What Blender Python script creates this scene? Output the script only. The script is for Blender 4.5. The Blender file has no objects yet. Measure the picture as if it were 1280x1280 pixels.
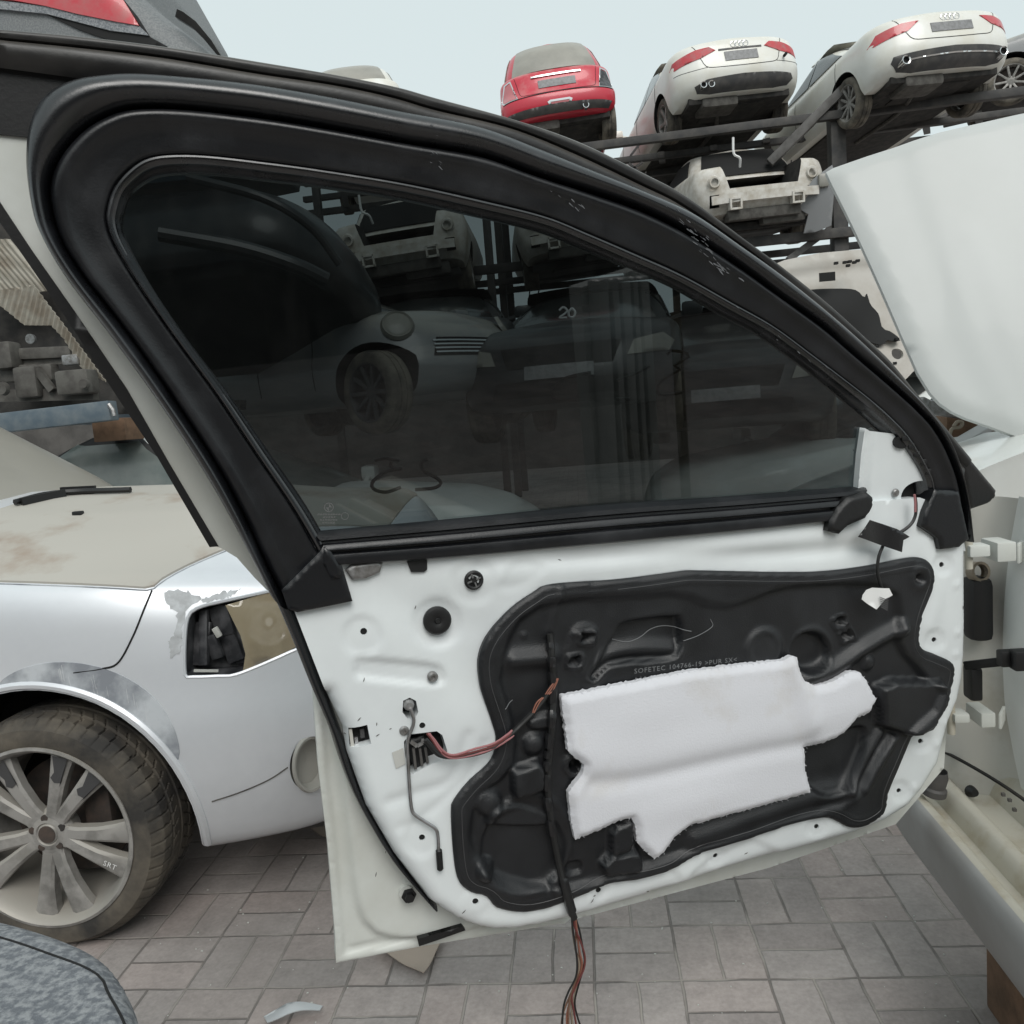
import bpy, bmesh, math, random
import numpy as np
from mathutils import Vector, Matrix
from mathutils.geometry import delaunay_2d_cdt
from mathutils.bvhtree import BVHTree
random.seed(7); np.random.seed(7)
R = math.radians
SC = bpy.context.scene
COL = SC.collection

# ------------------------------------------------------------ camera, sky, sun, exposure
CAM_H, FOC = 1.38, 1000.0
YAW, PITCH, ROLL = R(5.03), R(-6.73), R(4.5)
_fw = np.array([-math.sin(YAW)*math.cos(PITCH), math.cos(YAW)*math.cos(PITCH), math.sin(PITCH)])
_r0 = np.array([math.cos(YAW), math.sin(YAW), 0.0]); _u0 = np.cross(_r0, _fw)
_rt = _r0*math.cos(ROLL)-_u0*math.sin(ROLL); _up = _u0*math.cos(ROLL)+_r0*math.sin(ROLL)
CPOS = np.array([0, 0, CAM_H])
cd = bpy.data.cameras.new('camera'); cam = bpy.data.objects.new('camera', cd); COL.objects.link(cam)
m = Matrix.Identity(4)
for i in range(3):
    m[i][0], m[i][1], m[i][2], m[i][3] = _rt[i], _up[i], -_fw[i], CPOS[i]
cam.matrix_world = m
cd.sensor_width = 36; cd.lens = 36*FOC/1280; cd.clip_start = .02; cd.clip_end = 3000
SC.camera = cam

SUN_EL, SUN_AZ = R(46), R(162)       # azimuth clockwise from +Y: behind and a little right of the camera
w = bpy.data.worlds.new('World'); SC.world = w; w.use_nodes = True
nt = w.node_tree; nt.nodes.clear()
sky = nt.nodes.new('ShaderNodeTexSky'); sky.sky_type = 'NISHITA'; sky.sun_disc = False
sky.sun_elevation = SUN_EL; sky.sun_rotation = SUN_AZ
sky.air_density = 1.0; sky.dust_density = 6.0; sky.ozone_density = 1.0
hs = nt.nodes.new('ShaderNodeHueSaturation'); hs.inputs['Saturation'].default_value = .18
mx = nt.nodes.new('ShaderNodeMix'); mx.data_type = 'RGBA'; mx.inputs[0].default_value = .80
mx.inputs[7].default_value = (6.3, 7.2, 7.3, 1)      # even overcast veil
bg = nt.nodes.new('ShaderNodeBackground'); bg.inputs['Strength'].default_value = .109
out = nt.nodes.new('ShaderNodeOutputWorld')
nt.links.new(sky.outputs[0], hs.inputs['Color']); nt.links.new(hs.outputs[0], mx.inputs[6])
nt.links.new(mx.outputs[2], bg.inputs[0]); nt.links.new(bg.outputs[0], out.inputs[0])
sd = bpy.data.lights.new('sun', 'SUN'); sd.energy = 1.5; sd.angle = R(35); sd.color = (1, .97, .93)
so = bpy.data.objects.new('sun', sd); COL.objects.link(so)
sv = Vector((math.sin(SUN_AZ)*math.cos(SUN_EL), math.cos(SUN_AZ)*math.cos(SUN_EL), math.sin(SUN_EL)))
so.rotation_euler = sv.to_track_quat('Z', 'Y').to_euler(); so.location = (0, -4, 8)
SC.view_settings.view_transform = 'Standard'; SC.view_settings.look = 'None'
SC.view_settings.exposure = 0.2; SC.view_settings.gamma = 1.0

# ------------------------------------------------------------ unprojection
def ray(px, py): return _fw+_rt*(px-640)/FOC-_up*(py-640)/FOC
def on(px, py, p0, n):
    r = ray(px, py); n = np.asarray(n, float); t = ((np.asarray(p0, float)-CPOS)@n)/(r@n)
    return CPOS+r*t
def atY(px, py, y): return on(px, py, (0, y, 0), (0, 1, 0))
def atZ(px, py, z): return on(px, py, (0, 0, z), (0, 0, 1))

# ------------------------------------------------------------ node materials
MATS = {}
def pbr(name, col, rough=.5, metal=0., coat=0., col2=None, nscale=6., nlo=.4, nhi=.65, bump=0., bscale=60., dust=None, dlev=.5,
        sheen=0., rough2=None, detail=5., spec=.5):
    M = bpy.data.materials.new(name); M.use_nodes = True; MATS[name] = M
    t = M.node_tree; b = t.nodes['Principled BSDF']
    b.inputs['Base Color'].default_value = (*col, 1); b.inputs['Roughness'].default_value = rough
    b.inputs['Metallic'].default_value = metal; b.inputs['Coat Weight'].default_value = coat
    b.inputs['Coat Roughness'].default_value = .08; b.inputs['Sheen Weight'].default_value = sheen
    b.inputs['Specular IOR Level'].default_value = spec
    tc = t.nodes.new('ShaderNodeTexCoord')
    cur = None
    def noise(sc, det=detail, rg=.6):
        n = t.nodes.new('ShaderNodeTexNoise'); n.inputs['Scale'].default_value = sc
        n.inputs['Detail'].default_value = det; n.inputs['Roughness'].default_value = rg
        t.links.new(tc.outputs['Object'], n.inputs['Vector']); return n
    def ramp(src, lo, hi):
        r = t.nodes.new('ShaderNodeMapRange'); r.inputs[1].default_value = lo; r.inputs[2].default_value = hi
        r.clamp = True; t.links.new(src, r.inputs[0]); return r.outputs[0]
    def mix(a, c2, f):
        x = t.nodes.new('ShaderNodeMix'); x.data_type = 'RGBA'
        if a is None: x.inputs[6].default_value = (*col, 1)
        else: t.links.new(a, x.inputs[6])
        x.inputs[7].default_value = (*c2, 1); t.links.new(f, x.inputs[0]); return x.outputs[2]
    if col2 is not None:
        f = ramp(noise(nscale).outputs[0], nlo, nhi); cur = mix(cur, col2, f)
        if rough2 is not None:
            rr = t.nodes.new('ShaderNodeMapRange'); rr.inputs[3].default_value = rough; rr.inputs[4].default_value = rough2
            t.links.new(f, rr.inputs[0]); t.links.new(rr.outputs[0], b.inputs['Roughness'])
    if dust is not None:       # settled dust on faces that look up, broken by noise
        g = t.nodes.new('ShaderNodeNewGeometry'); s = t.nodes.new('ShaderNodeSeparateXYZ'); t.links.new(g.outputs['Normal'], s.inputs[0])
        a = t.nodes.new('ShaderNodeMath'); a.operation = 'MULTIPLY_ADD'; a.inputs[1].default_value = .55
        t.links.new(s.outputs[2], a.inputs[0]); t.links.new(noise(3.5, 8).outputs[0], a.inputs[2])
        f = ramp(a.outputs[0], 1-dlev, 1.45-dlev); cur = mix(cur, dust, f)
    if cur is not None: t.links.new(cur, b.inputs['Base Color'])
    if bump:
        bn = t.nodes.new('ShaderNodeBump'); bn.inputs['Strength'].default_value = bump; bn.inputs['Distance'].default_value = .004
        t.links.new(noise(bscale, 6).outputs[0], bn.inputs['Height']); t.links.new(bn.outputs[0], b.inputs['Normal'])
    return M

pbr('door_white', (.72, .755, .76), .32, coat=.35, col2=(.66, .69, .70), nscale=5, bump=.05, bscale=9, rough2=.45)
pbr('body_white', (.70, .72, .70), .3, coat=.4, col2=(.62, .63, .60), nscale=3, bump=.03, bscale=5)
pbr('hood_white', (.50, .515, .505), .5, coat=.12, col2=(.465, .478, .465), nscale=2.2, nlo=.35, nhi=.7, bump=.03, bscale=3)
pbr('jamb_white', (.52, .51, .47), .5, coat=.1, col2=(.36, .325, .26), nscale=6, nlo=.5, nhi=.78, bump=.05, bscale=12)
pbr('flange_white', (.62, .64, .61), .5, col2=(.52, .53, .49), nscale=4)
pbr('rubber', (.0055, .006, .0075), .33, col2=(.016, .017, .020), nscale=9, nlo=.48, nhi=.8, bump=.10, bscale=300, rough2=.55, spec=.5)
pbr('seal_rubber', (.0065, .007, .0085), .27, col2=(.021, .023, .028), nscale=8, nlo=.5, nhi=.8, bump=.06, bscale=220, rough2=.5, spec=.8)
pbr('trim_black', (.012, .0115, .0115), .4, col2=(.05, .047, .043), nscale=5, nlo=.48, nhi=.8, rough2=.6, bump=.1, bscale=120, dust=(.095, .088, .08), dlev=.42)
pbr('soft_black', (.006, .006, .0065), .5, bump=.1, bscale=150)
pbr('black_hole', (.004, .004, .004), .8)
pbr('foam', (.0085, .009, .0105), .38, col2=(.014, .015, .017), nscale=14, bump=.22, bscale=420, rough2=.5)
pbr('foam_mark', (.16, .165, .17), .6)
pbr('fleece', (.64, .645, .68), .95, sheen=.3, col2=(.55, .53, .51), nscale=6, nlo=.56, nhi=.8, bump=.2, bscale=300)
pbr('steel', (.45, .45, .46), .3, metal=.9, col2=(.3, .29, .28), nscale=40)
pbr('zinc', (.36, .36, .36), .42, metal=.7, col2=(.2, .19, .18), nscale=60)
pbr('tape', (.012, .012, .013), .3, bump=.3, bscale=45)
pbr('wire_black', (.012, .012, .012), .5)
pbr('wire_red', (.13, .033, .03), .5); pbr('wire_pink', (.33, .14, .145), .5); pbr('wire_brown', (.16, .09, .06), .6)
pbr('wire_copper', (.27, .11, .075), .45); pbr('wire_tan', (.25, .21, .16), .6)
pbr('tag_white', (.75, .75, .74), .6); pbr('tag_grey', (.5, .5, .47), .6); pbr('print_grey', (.12, .12, .12), .7)
pbr('silver', (.72, .74, .77), .34, metal=.35, coat=.3, col2=(.64, .66, .69), nscale=3, rough2=.48, bump=.03, bscale=8)
pbr('silver_hood', (.415, .395, .355), .55, coat=.05, col2=(.30, .24, .19), nscale=2.6, nlo=.52, nhi=.66, detail=7)
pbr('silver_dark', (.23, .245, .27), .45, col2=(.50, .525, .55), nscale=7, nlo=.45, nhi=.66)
pbr('abrasion', (.15, .155, .165), .6, col2=(.07, .073, .078), nscale=120)
pbr('fog_grey', (.33, .32, .29), .35, coat=.5)
pbr('rim_grey', (.06, .06, .062), .5)
pbr('bead_rubber', (.008, .0085, .010), .2, col2=(.03, .032, .037), nscale=14, nlo=.5, nhi=.8, rough2=.5, spec=1.0)
pbr('scuff', (.40, .41, .42), .6, col2=(.56, .58, .60), nscale=25)
pbr('tyre', (.05, .046, .04), .8, col2=(.17, .15, .12), nscale=8, nlo=.35, nhi=.62, bump=.3, bscale=120)
pbr('tyre_dry', (.030, .028, .026), .85, col2=(.125, .108, .085), nscale=6, nlo=.38, nhi=.64, bump=.25, bscale=90)
pbr('alloy', (.30, .29, .275), .5, metal=.15, col2=(.17, .165, .155), nscale=14, nlo=.42, nhi=.62, dust=(.34, .32, .285), dlev=.45)
pbr('alloy_dark', (.05, .05, .052), .5)
pbr('brake_dark', (.03, .027, .025), .7, col2=(.07, .05, .04), nscale=20)
pbr('lamp_amber', (.38, .32, .225), .10, coat=1., col2=(.19, .155, .10), nscale=7, nlo=.38, nhi=.66)
pbr('lamp_black', (.02, .021, .024), .5, col2=(.08, .08, .085), nscale=18)
pbr('chrome', (.7, .7, .7), .15, metal=1.)
pbr('dusty_glass', (.075, .095, .09), .3, coat=.4, col2=(.15, .165, .155), nscale=3)
pbr('screen_glass', (.19, .185, .165), .42, coat=.25, col2=(.25, .24, .21), nscale=2, dust=(.3, .285, .25), dlev=.5)
pbr('dark_glass', (.018, .022, .022), .18, coat=.4, col2=(.05, .05, .047), nscale=3)
pbr('dust_grey', (.125, .135, .15), .6, col2=(.265, .275, .285), nscale=95, nlo=.42, nhi=.60, bump=.8, bscale=95, coat=.0, detail=3)
pbr('dust_grey_car', (.13, .14, .145), .6, col2=(.20, .205, .205), nscale=90, nlo=.42, nhi=.6, bump=.2, bscale=200)
pbr('tail_red', (.50, .035, .05), .35, coat=.5, col2=(.42, .10, .10), nscale=8)
pbr('tail_red_dusty', (.46, .05, .06), .55, col2=(.33, .13, .13), nscale=12, nlo=.45, nhi=.7)
pbr('lamp_clear_red', (.46, .14, .15), .3, coat=.5)
pbr('mini_red', (.50, .022, .045), .35, coat=.4, dust=(.5, .3, .28), dlev=.25)
pbr('audi_white', (.71, .71, .675), .38, coat=.25, col2=(.64, .62, .55), nscale=2.5, dust=(.64, .61, .53), dlev=.22)
pbr('car_grey', (.22, .225, .23), .35, coat=.3, dust=(.36, .345, .31), dlev=.4)
pbr('car_dark', (.018, .02, .022), .4, coat=.2, col2=(.04, .04, .04), nscale=4)
pbr('wreck_white', (.58, .56, .52), .5, col2=(.40, .36, .30), nscale=6)
pbr('under_dark', (.012, .0115, .011), .8, col2=(.04, .036, .032), nscale=9)
pbr('under_grey', (.10, .095, .085), .7, col2=(.05, .045, .04), nscale=12)
pbr('plate_grey', (.22, .22, .225), .5, col2=(.15, .15, .15), nscale=20)
pbr('bumper_black', (.05, .05, .052), .6, col2=(.09, .085, .08), nscale=8)
pbr('rack_black', (.028, .027, .027), .6, col2=(.06, .055, .05), nscale=6)
pbr('rack_blue', (.085, .115, .14), .5, col2=(.14, .165, .18), nscale=10)
pbr('rack_grey', (.11, .105, .1), .55, col2=(.06, .055, .05), nscale=6)
pbr('wood', (.17, .10, .06), .8, col2=(.10, .06, .035), nscale=18, bump=.3, bscale=60)
pbr('heat_shield', (.40, .375, .32), .55, metal=.35, col2=(.28, .24, .19), nscale=10)
pbr('beige_panel', (.44, .42, .385), .55, col2=(.36, .33, .29), nscale=5, bump=.05, bscale=12)
pbr('sill_beige', (.47, .45, .385), .42, coat=.15, col2=(.34, .29, .20), nscale=9, nlo=.5, nhi=.72)
pbr('sill_grey', (.33, .335, .33), .5, col2=(.28, .275, .265), nscale=4)
pbr('paper', (.36, .30, .25), .8)
pbr('foil', (.5, .52, .53), .4, metal=.3)
pbr('wall_concrete', (.085, .08, .075), .85, col2=(.05, .047, .044), nscale=2)
pbr('fence_sheet', (.55, .58, .60), .45, col2=(.4, .42, .43), nscale=4)
pbr('mark_black', (.012, .012, .012), .6); pbr('mark_white', (.6, .6, .6), .6)

_lm = pbr('lens_clouded', (.44, .37, .25), .12, coat=1., col2=(.32, .26, .17), nscale=9, nlo=.4, nhi=.7)
_lm.node_tree.nodes['Principled BSDF'].inputs['Alpha'].default_value = .62
def glass_mat():
    M = bpy.data.materials.new('tinted_glass'); M.use_nodes = True; MATS['tinted_glass'] = M
    t = M.node_tree; t.nodes.clear(); o = t.nodes.new('ShaderNodeOutputMaterial')
    tr = t.nodes.new('ShaderNodeBsdfTransparent'); tr.inputs[0].default_value = (.100, .116, .118, 1)
    gl = t.nodes.new('ShaderNodeBsdfGlossy'); gl.inputs['Roughness'].default_value = .02
    fr = t.nodes.new('ShaderNodeFresnel'); fr.inputs[0].default_value = 1.6
    mxx = t.nodes.new('ShaderNodeMixShader')
    t.links.new(fr.outputs[0], mxx.inputs[0]); t.links.new(tr.outputs[0], mxx.inputs[1]); t.links.new(gl.outputs[0], mxx.inputs[2])
    di = t.nodes.new('ShaderNodeBsdfDiffuse'); di.inputs[0].default_value = (.5, .5, .48, 1)
    tc = t.nodes.new('ShaderNodeTexCoord'); mp = t.nodes.new('ShaderNodeMapping'); mp.inputs['Scale'].default_value = (9, 9, 3)
    n = t.nodes.new('ShaderNodeTexNoise'); n.inputs['Scale'].default_value = 3; n.inputs['Detail'].default_value = 8
    r = t.nodes.new('ShaderNodeMapRange'); r.inputs[1].default_value = .5; r.inputs[2].default_value = .85; r.inputs[4].default_value = .009
    t.links.new(tc.outputs['Object'], mp.inputs[0]); t.links.new(mp.outputs[0], n.inputs['Vector']); t.links.new(n.outputs[0], r.inputs[0])
    m2 = t.nodes.new('ShaderNodeMixShader'); t.links.new(r.outputs[0], m2.inputs[0]); t.links.new(mxx.outputs[0], m2.inputs[1])
    t.links.new(di.outputs[0], m2.inputs[2]); t.links.new(m2.outputs[0], o.inputs[0])
glass_mat()

def paver_mat():
    M = bpy.data.materials.new('pavers'); M.use_nodes = True; MATS['pavers'] = M
    t = M.node_tree; L = t.links; b = t.nodes['Principled BSDF']
    def N(k, **kw):
        n = t.nodes.new(k)
        for a, v in kw.items(): setattr(n, a, v)
        return n
    def mth(op, a, bb=None, c=None):
        n = N('ShaderNodeMath', operation=op)
        for i, v in enumerate((a, bb, c)):
            if v is None: continue
            if isinstance(v, (int, float)): n.inputs[i].default_value = v
            else: L.new(v, n.inputs[i])
        return n.outputs[0]
    B = .208
    tc = N('ShaderNodeTexCoord'); wob = N('ShaderNodeTexNoise'); wob.inputs['Scale'].default_value = 7; wob.inputs['Detail'].default_value = 3
    L.new(tc.outputs['Object'], wob.inputs['Vector'])
    sp = N('ShaderNodeSeparateXYZ'); L.new(tc.outputs['Object'], sp.inputs[0])
    wb = mth('MULTIPLY', mth('SUBTRACT', wob.outputs[0], .5), .011)
    gx = mth('DIVIDE', mth('ADD', mth('SUBTRACT', sp.outputs[0], .785), wb), B)
    gy = mth('DIVIDE', mth('ADD', mth('SUBTRACT', sp.outputs[1], 1.805), wb), B)
    ix = mth('FLOOR', gx); iy = mth('FLOOR', gy); fx = mth('FRACT', gx); fy = mth('FRACT', gy)
    par = mth('FLOORED_MODULO', mth('ADD', ix, iy), 2.0)
    # a is the split axis
    def lerp(p, q): return mth('ADD', mth('MULTIPLY', q, par), mth('MULTIPLY', p, mth('SUBTRACT', 1.0, par)))
    a = lerp(fy, fx); c = lerp(fx, fy)
    ha = mth('FRACT', mth('MULTIPLY', a, 2.0)); hid = mth('FLOOR', mth('MULTIPLY', a, 2.0))
    da = mth('MULTIPLY', mth('MINIMUM', ha, mth('SUBTRACT', 1.0, ha)), .5)
    dc = mth('MINIMUM', c, mth('SUBTRACT', 1.0, c))
    dist = mth('MINIMUM', da, dc)
    cv = N('ShaderNodeCombineXYZ'); L.new(ix, cv.inputs[0]); L.new(iy, cv.inputs[1]); L.new(hid, cv.inputs[2])
    wn = N('ShaderNodeTexWhiteNoise'); L.new(cv.outputs[0], wn.inputs['Vector'])
    cr = N('ShaderNodeValToRGB'); L.new(wn.outputs[0], cr.inputs[0])
    e = cr.color_ramp.elements; e[0].color = (.262, .232, .22, 1); e[1].color = (.35, .318, .295, 1)
    x = e.new(.35); x.color = (.305, .277, .263, 1); x = e.new(.7); x.color = (.33, .288, .27, 1); x = e.new(.92); x.color = (.325, .278, .26, 1)
    n2 = N('ShaderNodeTexNoise'); n2.inputs['Scale'].default_value = 5; n2.inputs['Detail'].default_value = 8; n2.inputs['Roughness'].default_value = .7
    L.new(tc.outputs['Object'], n2.inputs['Vector'])
    n3 = N('ShaderNodeTexNoise'); n3.inputs['Scale'].default_value = 90; n3.inputs['Detail'].default_value = 6
    L.new(tc.outputs['Object'], n3.inputs['Vector'])
    n4 = N('ShaderNodeTexNoise'); n4.inputs['Scale'].default_value = 24; n4.inputs['Detail'].default_value = 7; n4.inputs['Roughness'].default_value = .75
    L.new(tc.outputs['Object'], n4.inputs['Vector'])
    v = mth('ADD', mth('ADD', mth('MULTIPLY', n2.outputs[0], .75), mth('MULTIPLY', n4.outputs[0], .75)), mth('MULTIPLY', n3.outputs[0], .5))
    mul = N('ShaderNodeMix', data_type='RGBA', blend_type='MULTIPLY'); mul.inputs[0].default_value = 1; mul.clamp_result = False
    L.new(cr.outputs[0], mul.inputs[6])
    cc = N('ShaderNodeCombineXYZ'); vv = mth('ADD', v, .07)
    for i in range(3): L.new(vv, cc.inputs[i])
    L.new(cc.outputs[0], mul.inputs[7])
    # joints: pale sand on one half, dark gaps elsewhere
    jm = N('ShaderNodeMapRange'); jm.inputs[1].default_value = .009; jm.inputs[2].default_value = .020; jm.inputs[3].default_value = 1; jm.inputs[4].default_value = 0
    jw = mth('ADD', dist, mth('MULTIPLY', mth('SUBTRACT', n2.outputs[0], .5), .012)); L.new(jw, jm.inputs[0])
    jn = N('ShaderNodeTexNoise'); jn.inputs['Scale'].default_value = 4.5; L.new(tc.outputs['Object'], jn.inputs['Vector'])
    jc = N('ShaderNodeValToRGB'); L.new(jn.outputs[0], jc.inputs[0])
    jc.color_ramp.elements[0].position = .42; jc.color_ramp.elements[0].color = (.125, .113, .102, 1)
    jc.color_ramp.elements[1].position = .56; jc.color_ramp.elements[1].color = (.33, .305, .272, 1)
    mj = N('ShaderNodeMix', data_type='RGBA'); L.new(mth('MULTIPLY', jm.outputs[0], .75), mj.inputs[0]); L.new(mul.outputs[2], mj.inputs[6]); L.new(jc.outputs[0], mj.inputs[7])
    # worn stains
    st = N('ShaderNodeTexNoise'); st.inputs['Scale'].default_value = 1.3; st.inputs['Detail'].default_value = 6; L.new(tc.outputs['Object'], st.inputs['Vector'])
    sm = N('ShaderNodeMapRange'); sm.inputs[1].default_value = .47; sm.inputs[2].default_value = .72; sm.inputs[4].default_value = .6; L.new(st.outputs[0], sm.inputs[0])
    ms = N('ShaderNodeMix', data_type='RGBA'); L.new(sm.outputs[0], ms.inputs[0]); L.new(mj.outputs[2], ms.inputs[6]); ms.inputs[7].default_value = (.135, .123, .113, 1)
    L.new(ms.outputs[2], b.inputs['Base Color']); b.inputs['Roughness'].default_value = .82
    h = mth('ADD', mth('MULTIPLY', jm.outputs[0], -1.0), mth('ADD', mth('MULTIPLY', n3.outputs[0], .22), mth('MULTIPLY', n2.outputs[0], .35)))
    bp = N('ShaderNodeBump'); bp.inputs['Strength'].default_value = .7; bp.inputs['Distance'].default_value = .006
    L.new(h, bp.inputs['Height']); L.new(bp.outputs[0], b.inputs['Normal'])
paver_mat()

# ------------------------------------------------------------ object helpers
def tag(o, label=None, cat=None, group=None, kind=None):
    if label: o['label'] = label
    if cat: o['category'] = cat
    if group: o['group'] = group
    if kind: o['kind'] = kind
    return o
def thing(name, label, cat, loc=(0, 0, 0), group=None, rot=(0, 0, 0)):
    o = bpy.data.objects.new(name, None); COL.objects.link(o); o.location = [float(x) for x in loc]; o.rotation_euler = rot
    o.empty_display_size = .1
    return tag(o, label, cat, group)
def mesh(name, V, F, mat, parent=None, world=False, smooth=True, mats=None, fm=None, sharp=None):
    me = bpy.data.meshes.new(name); me.from_pydata([tuple(map(float, v)) for v in V], [], [tuple(map(int, f)) for f in F])
    for mm in ([mat] if mats is None else mats): me.materials.append(MATS[mm])
    if fm is not None: me.polygons.foreach_set('material_index', np.asarray(fm, dtype=np.int32))
    if smooth: me.polygons.foreach_set('use_smooth', [True]*len(me.polygons))
    if sharp is not None and smooth: me.set_sharp_from_angle(angle=R(sharp))
    o = bpy.data.objects.new(name, me); COL.objects.link(o)
    if parent is not None:
        o.parent = parent
        if world:
            p = parent; M = Matrix.Identity(4)
            chain = []
            while p is not None: chain.append(p); p = p.parent
            for q in reversed(chain):
                if q.type == 'EMPTY': M = M @ Matrix.LocRotScale(q.location, q.rotation_euler, q.scale)
            o.matrix_parent_inverse = M.inverted() if parent.type == 'EMPTY' else Matrix.Identity(4)
    return o
class MB:
    """collects simple shapes into one mesh"""
    def __init__(s): s.V = []; s.F = []; s.m = []
    def add(s, V, F, mi=0):
        k = len(s.V); s.V += [tuple(v) for v in V]; s.F += [tuple(i+k for i in f) for f in F]; s.m += [mi]*len(F)
    def box(s, c, h, rot=None, mi=0, bev=0.):
        c = np.asarray(c, float); h = np.asarray(h, float)
        b = min(bev, min(h)*.9)
        if b <= 0:
            P = [np.array((x, y, z))*h for x in (-1, 1) for y in (-1, 1) for z in (-1, 1)]
            F = [(0, 1, 3, 2), (4, 6, 7, 5), (0, 4, 5, 1), (2, 3, 7, 6), (0, 2, 6, 4), (1, 5, 7, 3)]
        else:
            bm = bmesh.new(); bmesh.ops.create_cube(bm, size=2)
            for v in bm.verts: v.co = Vector(np.array(v.co)*h)
            bmesh.ops.bevel(bm, geom=bm.edges[:], offset=b, segments=2, affect='EDGES', profile=.6)
            bm.verts.index_update()
            P = [np.array(v.co) for v in bm.verts]; F = [tuple(v.index for v in f.verts) for f in bm.faces]; bm.free()
        if rot is not None: rot = np.asarray(rot, float); P = [rot@p for p in P]
        s.add([c+p for p in P], F, mi)
    def bar(s, p, q, w, h, up=(0, 0, 1), mi=0, bev=0.):
        p = np.asarray(p, float); q = np.asarray(q, float); d = q-p; L = np.linalg.norm(d); d /= L
        up = np.asarray(up, float)
        if abs(d@up) > .95: up = np.array((0, 1., 0))
        x = np.cross(d, up); x /= np.linalg.norm(x); u = np.cross(x, d)
        s.box((p+q)/2, (L/2, w/2, h/2), np.stack([d, -x, u], 1), mi, bev)
    def tube(s, P, r, n=8, mi=0, cap=True):
        V, F = tube(P, r, n, cap); s.add(V, F, mi)
    def lathe(s, prof, n=32, c=(0, 0, 0), ax=(0, 0, 1), mi=0):
        V, F = lathe(prof, n, c, ax); s.add(V, F, mi)
    def build(s, name, mat, parent=None, world=False, smooth=True, mats=None, sharp=35):
        return mesh(name, s.V, s.F, mat, parent, world, smooth, mats, s.m if mats else None, sharp)
def basis(ax):
    a = np.asarray(ax, float); a = a/np.linalg.norm(a)
    t = np.array((0, 0, 1.)) if abs(a[2]) < .9 else np.array((1., 0, 0))
    x = np.cross(t, a); x /= np.linalg.norm(x); return x, np.cross(a, x), a
def tube(P, r, n=8, cap=True):
    P = np.asarray(P, float); k = len(P); rr = np.full(k, r) if np.isscalar(r) else np.asarray(r, float)
    T = np.gradient(P, axis=0); T /= np.linalg.norm(T, axis=1)[:, None]+1e-12
    x, y, _ = basis(T[0]); V = []; F = []
    for i in range(k):
        x = x-T[i]*(x@T[i]); x /= np.linalg.norm(x); y = np.cross(T[i], x)
        for j in range(n):
            a = 2*math.pi*j/n; V.append(P[i]+rr[i]*(x*math.cos(a)+y*math.sin(a)))
    for i in range(k-1):
        for j in range(n):
            F.append((i*n+j, i*n+(j+1) % n, (i+1)*n+(j+1) % n, (i+1)*n+j))
    if cap: F.append(tuple(range(n-1, -1, -1))); F.append(tuple((k-1)*n+j for j in range(n)))
    return V, F
def lathe(prof, n=32, c=(0, 0, 0), ax=(0, 0, 1)):
    x, y, a = basis(ax); c = np.asarray(c, float); V = []; F = []; k = len(prof)
    for j in range(n):
        t = 2*math.pi*j/n; rd = x*math.cos(t)+y*math.sin(t)
        for r, h in prof: V.append(c+rd*r+a*h)
    for j in range(n):
        j2 = (j+1) % n
        for i in range(k-1): F.append((j*k+i, j2*k+i, j2*k+i+1, j*k+i+1))
    return V, F
def cr(P, n, closed=False):
    """Catmull-Rom through P, resampled evenly to n points"""
    P = np.asarray(P, float)
    Q = np.vstack([P[-1:], P, P[:2]]) if closed else np.vstack([2*P[0]-P[1], P, 2*P[-1]-P[-2]])
    o = []
    for i in range(len(Q)-3):
        a, b, c, d = Q[i:i+4]
        for t in np.linspace(0, 1, 12, endpoint=False):
            o.append(.5*((2*b)+(-a+c)*t+(2*a-5*b+4*c-d)*t*t+(-a+3*b-3*c+d)*t**3))
    o.append(P[0] if closed else P[-1]); o = np.array(o)
    s = np.concatenate([[0], np.cumsum(np.linalg.norm(np.diff(o, axis=0), axis=1))])
    u = np.linspace(0, s[-1], n, endpoint=not closed)
    return np.stack([np.interp(u, s, o[:, k]) for k in range(P.shape[1])], 1)
def crp(P, n):
    """Catmull-Rom with uniform parameter (keeps station order)"""
    P = np.asarray(P, float); Q = np.vstack([2*P[0]-P[1], P, 2*P[-1]-P[-2]]); o = []
    for x in np.linspace(0, len(P)-1, n):
        i = min(int(x), len(P)-2); t = x-i; a, b, c, d = Q[i:i+4]
        o.append(.5*((2*b)+(-a+c)*t+(2*a-5*b+4*c-d)*t*t+(-a+3*b-3*c+d)*t**3))
    return np.array(o)
def inside(P, poly):
    P = np.asarray(P); poly = np.asarray(poly); r = np.zeros(len(P), bool); x, y = P[:, 0], P[:, 1]
    a = poly; b = np.roll(poly, -1, 0)
    for (x1, y1), (x2, y2) in zip(a, b):
        if y1 == y2: continue
        c = ((y1 > y) != (y2 > y)) & (x < (x2-x1)*(y-y1)/(y2-y1)+x1); r ^= c
    return r
def dist(P, line, closed=True):
    P = np.asarray(P, float); L = np.asarray(line, float); A = L if closed else L[:-1]; Bq = np.roll(L, -1, 0) if closed else L[1:]
    D = np.full(len(P), 1e9)
    for a, b in zip(A, Bq):
        ab = b-a; t = np.clip(((P-a)@ab)/(ab@ab+1e-15), 0, 1); D = np.minimum(D, np.linalg.norm(P-a-t[:, None]*ab, axis=1))
    return D
def sdist(P, poly): return np.where(inside(P, poly), 1, -1)*dist(P, poly)
def sstep(x, a, b):
    t = np.clip((x-a)/(b-a), 0, 1); return t*t*(3-2*t)
def densify(poly, res):
    o = []; poly = np.asarray(poly, float)
    for a, b in zip(poly, np.roll(poly, -1, 0)):
        k = max(1, int(np.linalg.norm(b-a)/res))
        for t in np.arange(k)/k: o.append(a+(b-a)*t)
    return np.array(o)
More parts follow.
